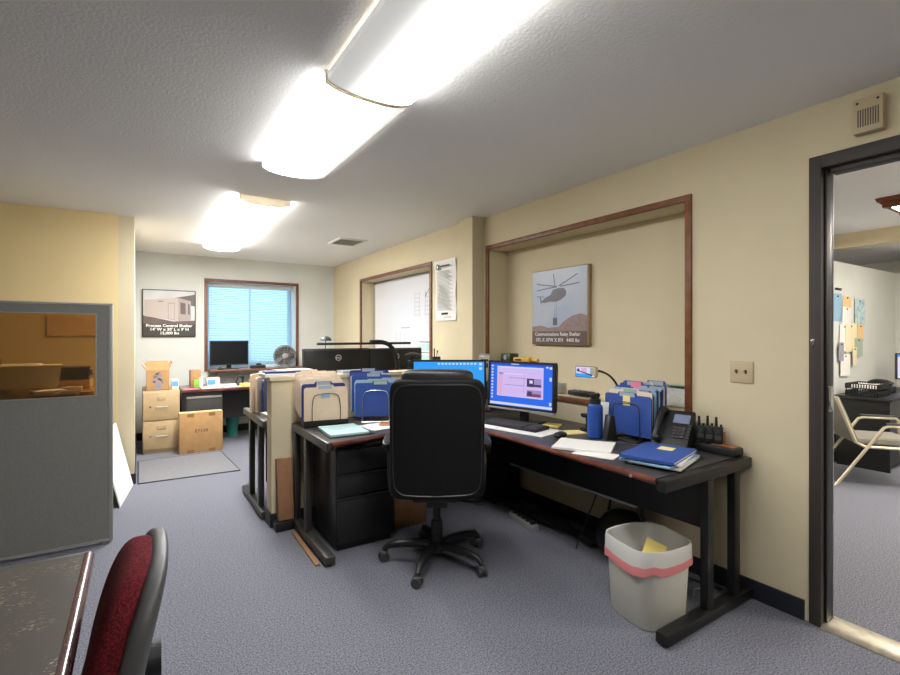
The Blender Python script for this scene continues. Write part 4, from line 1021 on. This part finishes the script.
# ================================================================== ON THE DIVIDER AND THE DESK BEHIND
sheet('paper_stack', 'white papers lying on the end of the divider wall', 'papers', (.88, 3.615, 1.061), R(5), .14, .07, .022, 'white', 'papers on the divider wall')
sheet('document_folder', 'dark blue folder lying on the papers at the end of the divider wall', 'folder', (.91, 3.63, 1.0835), R(-4), .15, .075, .014, 'navy', 'papers on the divider wall')
sheet('paper_sheet', 'white sheets topmost on the end of the divider wall', 'papers', (.96, 3.625, 1.098), R(8), .13, .06, .008, 'white', 'papers on the divider wall')
for k, (x, y, rz, m_, lb, h_) in enumerate(((.855, 4.24, 50, 'manila2', 'tall pale folder standing askew at the divider end of the desk behind', .31), (.875, 4.20, 56, 'manila', 'tan folder leaning beside the tall pale one at the divider end', .285), (.90, 4.14, 62, 'navy', 'navy folder standing by the tan ones at the divider end', .27))):
    folder(m_, lb, (x, y, DT), R(rz), 'folders standing at the divider end', 0, h=h_, th=.014)
sheet('paper_stack', 'crumpled white papers at the edge of the desk behind the divider', 'papers', (.88, 3.87, DT), R(8), .06, .12, .02, 'white')
# LED task lamp
t = thing('desk_lamp', 'black arched desk lamp with a long flat light bar above the back of the monitors', 'lamp', (1.93, 3.92, DT))
MB().box((-.08, -.07, 0), (.08, .07, .018), bev=.006).build('base', 'plastic', t)
MB().tube([(.05, 0, .015), (.05, 0, .30), (.03, 0, .46), (-.03, 0, .545), (-.12, 0, .57), (-.22, 0, .565)], .020, 12, smooth=2).build('arm', 'plastic', t)
MB().box((-.69, -.03, .545), (.17, .03, .565), bev=.006).build('light_bar', 'plastic', t)
t = thing('clamp_stand', 'black clamp stand in front of the second ring logo, under the light bar', 'stand', (2.085, 3.83, DT))
MB().lathe([(.06, 0), (.06, .012), (.02, .016)], n=24).cyl((0, 0, .014), (0, 0, .44), .012).build('post', 'plastic', t)
MB().lathe([(.012, .43), (.07, .44), (.07, .455), (.03, .47)], n=24).box((-.04, -.03, .35), (.04, .03, .40), bev=.008).box((-.05, -.02, .30), (.0, .02, .34), bev=.006).build('head', 'plastic', t)
t = thing('dome_lamp', 'little dark dome on a thin stem behind the first ring logo monitor', 'lamp', (1.47, 4.40, DT))
MB().lathe([(.05, 0), (.05, .01), (.01, .014)], n=24).build('base', 'plastic', t); MB().cyl((0, 0, .012), (0, 0, .585), .004, n=8).build('stem', 'plastic', t)
MB().lathe([(.055, .575), (.052, .592), (.035, .61), (.01, .62)], n=28).build('shade', 'plasticg', t)
sheet('paper_stack', 'grey white papers stacked on the divider by the ringed logo monitor', 'papers', (1.45, 3.62, 1.061), R(3), .13, .06, .02, 'tabclear', 'papers on the divider wall')
t = thing('pen_cup', 'red and black pens in a small cup behind the plain blue monitor', 'cup', (2.41, 3.95, DT))
MB().lathe([(.035, 0), (.04, .42), (.036, .42), (.03, .01)], n=20).build('cup', 'plastic', t)
for k, (x, y, m_) in enumerate(((-.015, 0, 'red'), (.012, .01, 'plastic'), (.0, -.015, 'white'))): MB().cyl((x, y, .1), (x * 1.6, y * 1.6, .50 - k * .02), .006, n=8).build('pen', m_, t)

# fan on the window ledge
t = thing('desk_fan', 'round grey desk fan on the window ledge', 'fan', (1.80, 7.22, .891), R(-8))
MB().lathe([(.09, 0), (.09, .012), (.04, .02), (.022, .03)], n=28).cyl((0, .03, .02), (0, .03, .10), .016).build('base', 'fangrey', t)
CF = Matrix.Translation((0, 0, .165)) @ Matrix.Rotation(R(90), 4, 'X')
m1 = MB(); m1.lathe([(.150, -.045), (.158, -.04), (.158, .04), (.150, .045), (.140, .045), (.140, -.045)], n=48, mw=CF).build('housing', 'fangrey', t)
m1 = MB()
for k in range(4): m1.tube([CF @ Vector((math.cos(a) * (.04 + k * .03), math.sin(a) * (.04 + k * .03), .044)) for a in [2 * math.pi * i / 36 for i in range(36)]], .0022, 5, closed=True)
for k in range(16):
    a = 2 * math.pi * k / 16; m1.tube([CF @ Vector((math.cos(a) * .035, math.sin(a) * .035, .046)), CF @ Vector((math.cos(a + .5) * .142, math.sin(a + .5) * .142, .044))], .0022, 5)
m1.lathe([(.036, .04), (.036, .05), (.02, .053)], n=24, mw=CF, m='silver'); m1.mats[:0] = []; m1.build('grille', None, t)
m1 = MB()
for k in range(5):
    a = 2 * math.pi * k / 5; ca, sa = math.cos(a), math.sin(a)
    m1.prism([CF @ Vector((ca * r_ - sa * o_, sa * r_ + ca * o_, z_)) for r_, o_, z_ in ((.02, -.012, .0), (.13, -.04, -.01), (.135, .03, .015), (.02, .012, .012))], (0, -.002, 0))
m1.build('blades', 'plasticg', t)
t = thing('equipment_box', 'flat black box on the window ledge by the switched off monitor', 'box', (1.42, 7.2, .891)); MB().box((-.10, -.06, 0), (.10, .06, .045), bev=.006).box((-.02, -.03, .045), (.05, .03, .07), bev=.01).build('case', 'plastic', t)
t = thing('small_device', 'small black device beneath the switched off monitor on the ledge', 'gadget', (.93, 7.14, .891)); MB().box((-.035, -.025, 0), (.035, .025, .022), bev=.006).cyl((0, 0, .02), (0, 0, .032), .012).build('case', 'plastic', t)

# ================================================================== ON THE FLOOR
t = thing('waste_bin', 'milky plastic waste bin with a white liner and pink drawstring', 'bin', (2.092, 1.447, 0), R(-11))
def sq(r, n=64, e=.42):
    return [(math.copysign(abs(math.cos(a)) ** e, math.cos(a)) * r, math.copysign(abs(math.sin(a)) ** e, math.sin(a)) * r) for a in [2 * math.pi * k / n for k in range(n)]]
def shell(mb, levels, m=None, cap=False):
    tm = bmesh.new(); rings = []
    for r, z, amp, e in levels:
        rings.append([tm.verts.new((x, y, z + amp * (math.sin(5 * 2 * math.pi * k / 64) * .5 + math.sin(9 * 2 * math.pi * k / 64 + 1) * .35 + math.sin(2 * math.pi * k / 64 + 2)))) for k, (x, y) in enumerate(sq(r, 64, e))])
    for A, B in zip(rings, rings[1:]):
        for k in range(64): tm.faces.new((A[k], A[(k + 1) % 64], B[(k + 1) % 64], B[k]))
    if cap: tm.faces.new(rings[0][::-1])
    bmesh.ops.recalc_face_normals(tm, faces=tm.faces); mb._merge(tm, mb._mi(m)); return mb
shell(MB(), [(.136, .002, 0, .5), (.141, .01, 0, .5), (.158, .355, 0, .5), (.161, .365, 0, .5), (.157, .36, 0, .5), (.138, .012, 0, .5)], cap=True).build('tub', 'bin', t)
shell(MB(), [(.166, .275, .006, .5), (.167, .31, .003, .52), (.165, .355, .003, .5), (.163, .374, .004, .5), (.156, .372, .004, .5), (.150, .30, .004, .55), (.135, .14, .0, .6), (.10, .05, 0, .7)]).build('liner', 'liner', t)
shell(MB(), [(.1685, .268, .014, .5), (.1705, .290, .012, .54), (.1685, .306, .010, .5)]).build('drawstring', 'pinkfilm', t)
MB().box((-.03, -.05, 0), (.06, .05, .003), mw=Matrix.Translation((.06, .02, .27)) @ Euler((.5, -.9, .3)).to_matrix().to_4x4()).build('discarded_note', 'yellow', t)
t = thing('shoulder_bag', 'black rounded bag slumped under the desk by the wall', 'bag', (2.47, 1.86, 0), R(20))
MB().puff((0, 0, .15), (.20, .34, .30), 2.8, fn=lambda v: Vector((v.x * (1 - .25 * (v.z > 0) * v.z / .15), v.y * (1 - .2 * max(0, v.z / .15)), v.z))).build('body', 'black', t, ang=60)
MB().tube([(0, -.10, .28), (.03, -.08, .42), (.05, .0, .47), (.03, .08, .42), (0, .10, .28)], .008, 6, smooth=2).build('strap', 'black', t)
t = thing('leaning_carton', 'flattened brown carton leaning against the divider wall next to the desk end', 'box', (.865, 3.462, .066), 0)
tag(MB().box((-.06, -.05, 0), (.06, .05, .065), bev=.006).build('cable_cover', 'black', None, loc=(.853, 3.462, 0)), 'black block on the carpet under the leaning brown carton', 'block')
TL = Matrix.Rotation(R(-8), 4, 'X')
MB().box((-.05, -.035, .0), (.055, .02, .42), 'carddark', bev=.003, mw=TL).build('body', None, t)
MB().box((-.0507, -.012, .002), (-.05, -.004, .418), 'ink', mw=TL).build('seam', None, t)
tag(MB().box((-.014, -.28, 0), (.014, .28, .012), bev=.002).build('wood_strip', 'carddark', None, loc=(.89, 3.07, 0.0005), rot=(0, 0, R(-1))), 'thin brown wood strip on the carpet along the desk foot', 'strip')
carton('cardboard_box', 'brown box with a white label under the corner desk behind the chair', (1.50, 3.02, .0), (1.75, 3.25, .30), 'carddark', tape=False)
t = thing('power_strip', 'grey power strip on the carpet under the corner desk', 'power strip', (2.33, 2.62, 0), R(80))
MB().box((-.16, -.03, 0), (.16, .03, .04), bev=.005).build('body', 'silver', t)
m1 = MB()
for k in range(5): m1.box((-.14 + k * .055, -.018, .04), (-.105 + k * .055, .018, .062), bev=.004)
m1.build('plugs', 'plastic', t)
def cable(label, pts, r=.006, m_='plastic'):
    tag(MB().tube(pts, r, 6, smooth=2).build('cable', m_, None), label, 'cable', 'cables under the corner desk')
cable('black cable looping along the wall under the desk', [(2.60, 2.95, .006), (2.50, 2.8, .01), (2.58, 2.5, .05), (2.5, 2.25, .008), (2.60, 2.05, .008)])
cable('black cable bundle lying under the middle of the desk', [(2.45, 2.95, .012), (2.42, 2.45, .012), (2.48, 2.25, .012), (2.40, 2.08, .012), (2.55, 2.06, .012)], .012)
cable('black cable hanging from the modesty panel behind the waste bin', [(2.33, 1.72, .50), (2.36, 1.66, .30), (2.45, 1.62, .06), (2.56, 1.55, .008), (2.6, 1.35, .008)])
cable('thin black cable hanging beside the bag', [(2.33, 1.92, .5), (2.345, 1.98, .36), (2.36, 2.06, .2), (2.33, 2.12, .006)], .005)
cable('grey cable curled on the carpet by the desk foot', [(2.42, 1.40, .004), (2.5, 1.45, .004), (2.55, 1.38, .004), (2.47, 1.33, .004), (2.58, 1.31, .004)], .004, 'silver')
t = thing('equipment_box', 'black equipment box on the carpet under the desk corner', 'box', (2.50, 3.22, 0)); MB().box((-.1, -.18, 0), (.1, .18, .30), bev=.006).build('case', 'plastic', t)

# ================================================================== ROOM THROUGH THE DOORWAY
struct('wall_outer', MB().box((9.3, -3, 0), (9.4, 7.8, H)), 'wallw')
struct('wall_neighbour', MB().box((5.2, 2.08, 0), (8.35, 2.18, 2.16)).box((8.25, -1.5, 0), (8.35, 2.08, 2.16)), 'wallw')
struct('wall_far', MB().box((2.94, 6.5, 0), (9.3, 6.6, H)), 'wallw')
b = MB(); b.box((5.2, 2.068, 0), (8.25, 2.08, .095)); struct('baseboard_neighbour', b, 'base')
struct('trim_5', MB().box((6.30, -3, 2.29), (6.42, 6.5, H - .0005)), 'wall')
t = thing('ceiling_light', 'oak framed ceiling light in the room beyond the doorway', 'ceiling light', (5.16, .74, H))
m1 = MB()
for sgn in (-1, 1):
    m1.prism([(-.26, sgn * .62, 0), (.26, sgn * .62, 0), (.24, sgn * .61, -.03), (-.24, sgn * .61, -.03)], (0, -sgn * .03, 0)).prism([(-.23, sgn * .60, -.03), (.23, sgn * .60, -.03), (.20, sgn * .57, -.075), (-.20, sgn * .57, -.075)], (0, -sgn * .03, 0))
    m1.box((sgn * .24 - .03, -.6, -.03), (sgn * .24 + .03, .6, -.0005)).box((sgn * .205 - .03, -.58, -.075), (sgn * .205 + .03, .58, -.03))
m1.build('frame', 'oak', t)
M['lens2'] = mat('lit panel', (255, 246, 228), .4, emit=60.0, ergb=(255, 249, 238))
M['lens3'] = mat('lit lens', (255, 246, 228), .4, emit=16.0, ergb=(255, 246, 228))
MB().box((-.2, -.545, -.066), (.2, .545, -.06)).build('lens', 'lens2', t)
t = thing('ceiling_light', 'plain ceiling light past the beam in the room beyond the doorway', 'ceiling light', (6.72, .75, H))
MB().box((-.2, -.6, -.03), (.2, .6, -.0005)).build('housing', 'beige_w', t); MB().box((-.19, -.59, -.068), (.19, .59, -.03), bev=.01).build('lens', 'lens3', t)
for x_, y_, w_ in ((4.3, -1.3, 'over the entrance side of'), (4.4, 4.6, 'at the far side of')):  # out-of-view fill lights, added to brighten this room's ceiling
    t = thing('ceiling_light', 'added unseen fill light ' + w_ + ' the room beyond the doorway', 'ceiling light', (x_, y_, H))
    MB().box((-.2, -.6, -.03), (.2, .6, -.0005)).build('housing', 'beige_w', t); MB().box((-.19, -.59, -.068), (.19, .59, -.03), bev=.01).build('lens', 'lens2', t)
# visitor chair
vc = thing('visitor_chair', 'grey upholstered armchair with champagne metal frame seen through the doorway', 'chair', (5.71, 1.594, 0), math.atan2(-.77, .64) - R(90))
vc.rotation_euler = (0, 0, math.atan2(-.81, .59) - R(90))
m1 = MB(); m1.prism([(-.22, -.21, .38), (.22, -.21, .38), (.21, -.36, .79), (-.21, -.36, .79)], (0, .035, .012), bev=.012).build('backrest', 'chairfab', vc)
MB().box((-.23, -.20, .385), (.23, .24, .435), bev=.014).build('seat', 'chairfab', vc)
for sx in (-1, 1):
    f = MB().tube([(sx * .24, -.36, .80), (sx * .24, -.215, .40), (sx * .24, -.15, .365), (sx * .24, .22, .365)], .014, 8).build('side_rail', 'chairmet', vc)
    MB().tube([(sx * .26, -.37, .0), (sx * .26, -.02, .545), (sx * .26, .02, .56), (sx * .26, .27, .56), (sx * .26, .29, .54), (sx * .26, .33, 0)], .014, 8).build('leg', 'chairmet', vc)
    MB().box((sx * .26 - .022, .0, .572), (sx * .26 + .022, .27, .588), bev=.005).build('arm_pad', 'plasticg', vc)
# far desk
t = thing('reception_desk', 'black desk behind the visitor chair in the room beyond', 'desk', (6.85, 1.72, 0))
MB().box((-.68, -.14, .70), (.9, .33, .73), bev=.004).build('desktop', 'black', t); MB().box((-.66, -.12, .0), (-.63, .31, .70)).build('side_panel', 'black', t); MB().box((.85, -.12, .0), (.88, .31, .70)).build('side_panel', 'black', t)
MB().box((-.63, -.1, .05), (.85, -.08, .70)).build('front_panel', 'black', t)
t = thing('letter_tray', 'black mesh letter tray on the black desk through the doorway', 'tray', (6.38, 1.83, .731))
for z in (0, .075):
    m1 = MB(); m1.box((-.17, -.13, z), (.17, .13, z + .005))
    for (a, b_) in (((-.17, -.13), (.17, -.127)), ((-.17, .127), (.17, .13)), ((-.17, -.13), (-.167, .13)), ((.167, -.13), (.17, .13))):
        m1.box((*a, z + .045), (*b_, z + .055))
        n_ = 12
        for k in range(n_ + 1):
            x = a[0] + (b_[0] - a[0]) * k / n_; y = a[1] + (b_[1] - a[1]) * k / n_; m1.box((x - .004, y - .004, z), (x + .004, y + .004, z + .05))
    m1.build('tray', 'plastic', t)
for sx in (-.165, .165):
    for sy in (-.125, .125): MB().cyl((sx, sy, .0), (sx, sy, .08), .005, n=6).build('post', 'plastic', t)
tag(MB().box((-.14, -.10, 0), (.14, .10, .03)).build('paper_stack', 'white', None, loc=(6.40, 1.83, .8115)), 'white papers in the upper letter tray through the doorway', 'papers')
t = thing('desk_phone', 'black phone with curved handset beside the letter tray through the doorway', 'phone', (6.90, 1.85, .731))
MB().box((-.09, -.1, 0), (.09, .1, .07), bev=.01).build('body', 'plastic', t); MB().tube([(-.05, -.1, .09), (-.05, -.05, .12), (-.05, .05, .12), (-.05, .1, .09)], .025, 10, smooth=2).build('handset', 'plastic', t)
monitor('monitor with a pale screen on the black desk through the doorway', (7.42, 1.62, .731), R(-60), .5, .30, .12, dict(bg='scr_white', rects=[(0, 0, 1, .1, 'scr_cyan')]), base='box')
t = thing('wall_outlet', 'white wall outlet behind the visitor chair', 'outlet', (6.26, 2.079, .40)); MB().box((-.04, -.006, -.06), (.04, 0, .06), bev=.003).build('plate', 'white', t); MB().box((-.015, -.0066, .01), (.015, -.006, .035)).box((-.015, -.0066, -.035), (.015, -.006, -.01)).build('sockets', 'marker', t)
# pinned papers
M['paleorange'] = mat('pale orange paper', (222, 188, 136), .8)
M['map'] = mat('pale blue map', (206, 216, 216), .8, noise=1, nscale=16, rgb2=(130, 176, 190))
G6 = 'papers pinned on the wall through the doorway'
pins = [(6.36, 1.66, .11, .15, 'ltblue', 'pale blue notice pinned highest by the door frame'), (6.62, 1.70, .12, .09, 'paleorange', 'orange tan notice pinned along the upper edge'), (6.60, 1.57, .12, .10, 'white', 'white notice pinned under the orange tan one'), (6.98, 1.63, .15, .15, 'map', 'sky blue map pinned among the wall papers'), (6.52, 1.33, .13, .15, 'white', 'white letter pinned in the middle of the wall papers'), (6.72, 1.33, .17, .16, 'cream', 'cream sheet behind the white letter'), (6.98, 1.38, .10, .10, 'paleorange', 'tan card pinned below the sky blue map'), (6.92, 1.22, .12, .10, 'grn', 'grey green slip pinned below the tan card'), (6.52, 1.03, .13, .12, 'white', 'white sheet pinned lowest of the wall papers'), (6.40, 1.18, .07, .1, 'marker', 'grey photo pinned beside the white letter'), (6.78, 1.12, .06, .1, 'cream', 'narrow cream slip pinned between lower papers')]
for k, (x, z, sx, sz, m_, lb) in enumerate(pins):
    o = tag(MB().box((-sx, -.0016, -sz), (sx, 0, sz)).build('pinned_paper', m_, None, loc=(x, 2.077 - .0022 * k, z), rot=(0, random.uniform(-.06, .06), 0)), lb, 'notice', G6)
    MB().cyl((0, -.008, sz * .8), (0, -.0016, sz * .8), .008, n=10).build('pin', ('red', 'plastic', 'blue')[k % 3], o)
cl = thing('wall_hook', 'small black hook above the pinned papers', 'hook', (6.36, 2.079, 1.86)); MB().box((-.06, -.012, -.012), (.06, 0, .012), bev=.003).tube([(0, -.01, 0), (0, -.035, -.02), (0, -.035, .005)], .005, 6).build('hook', 'plastic', cl)

# ================================================================== WORLD, CAMERA
wd_ = bpy.data.worlds.new('World'); SC.world = wd_; wd_.use_nodes = True
bg = wd_.node_tree.nodes['Background']; bg.inputs[0].default_value = (.67, .86, .98, 1); bg.inputs[1].default_value = 4.0
cd = bpy.data.cameras.new('Camera'); cam = bpy.data.objects.new('Camera', cd); COL.objects.link(cam)
cd.sensor_width = 36; cd.lens = 480 / 900 * 36; cd.clip_start = .02
cam.location = (0, 0, 1.36); cam.rotation_euler = (R(90), 0, R(-33)); cd.shift_y = -2.5 / 900
SC.camera = cam
SC.view_settings.view_transform = 'Standard'; SC.view_settings.look = 'None'; SC.view_settings.gamma = 1; SC.view_settings.use_curve_mapping = False
SC.view_settings.exposure = 0.0
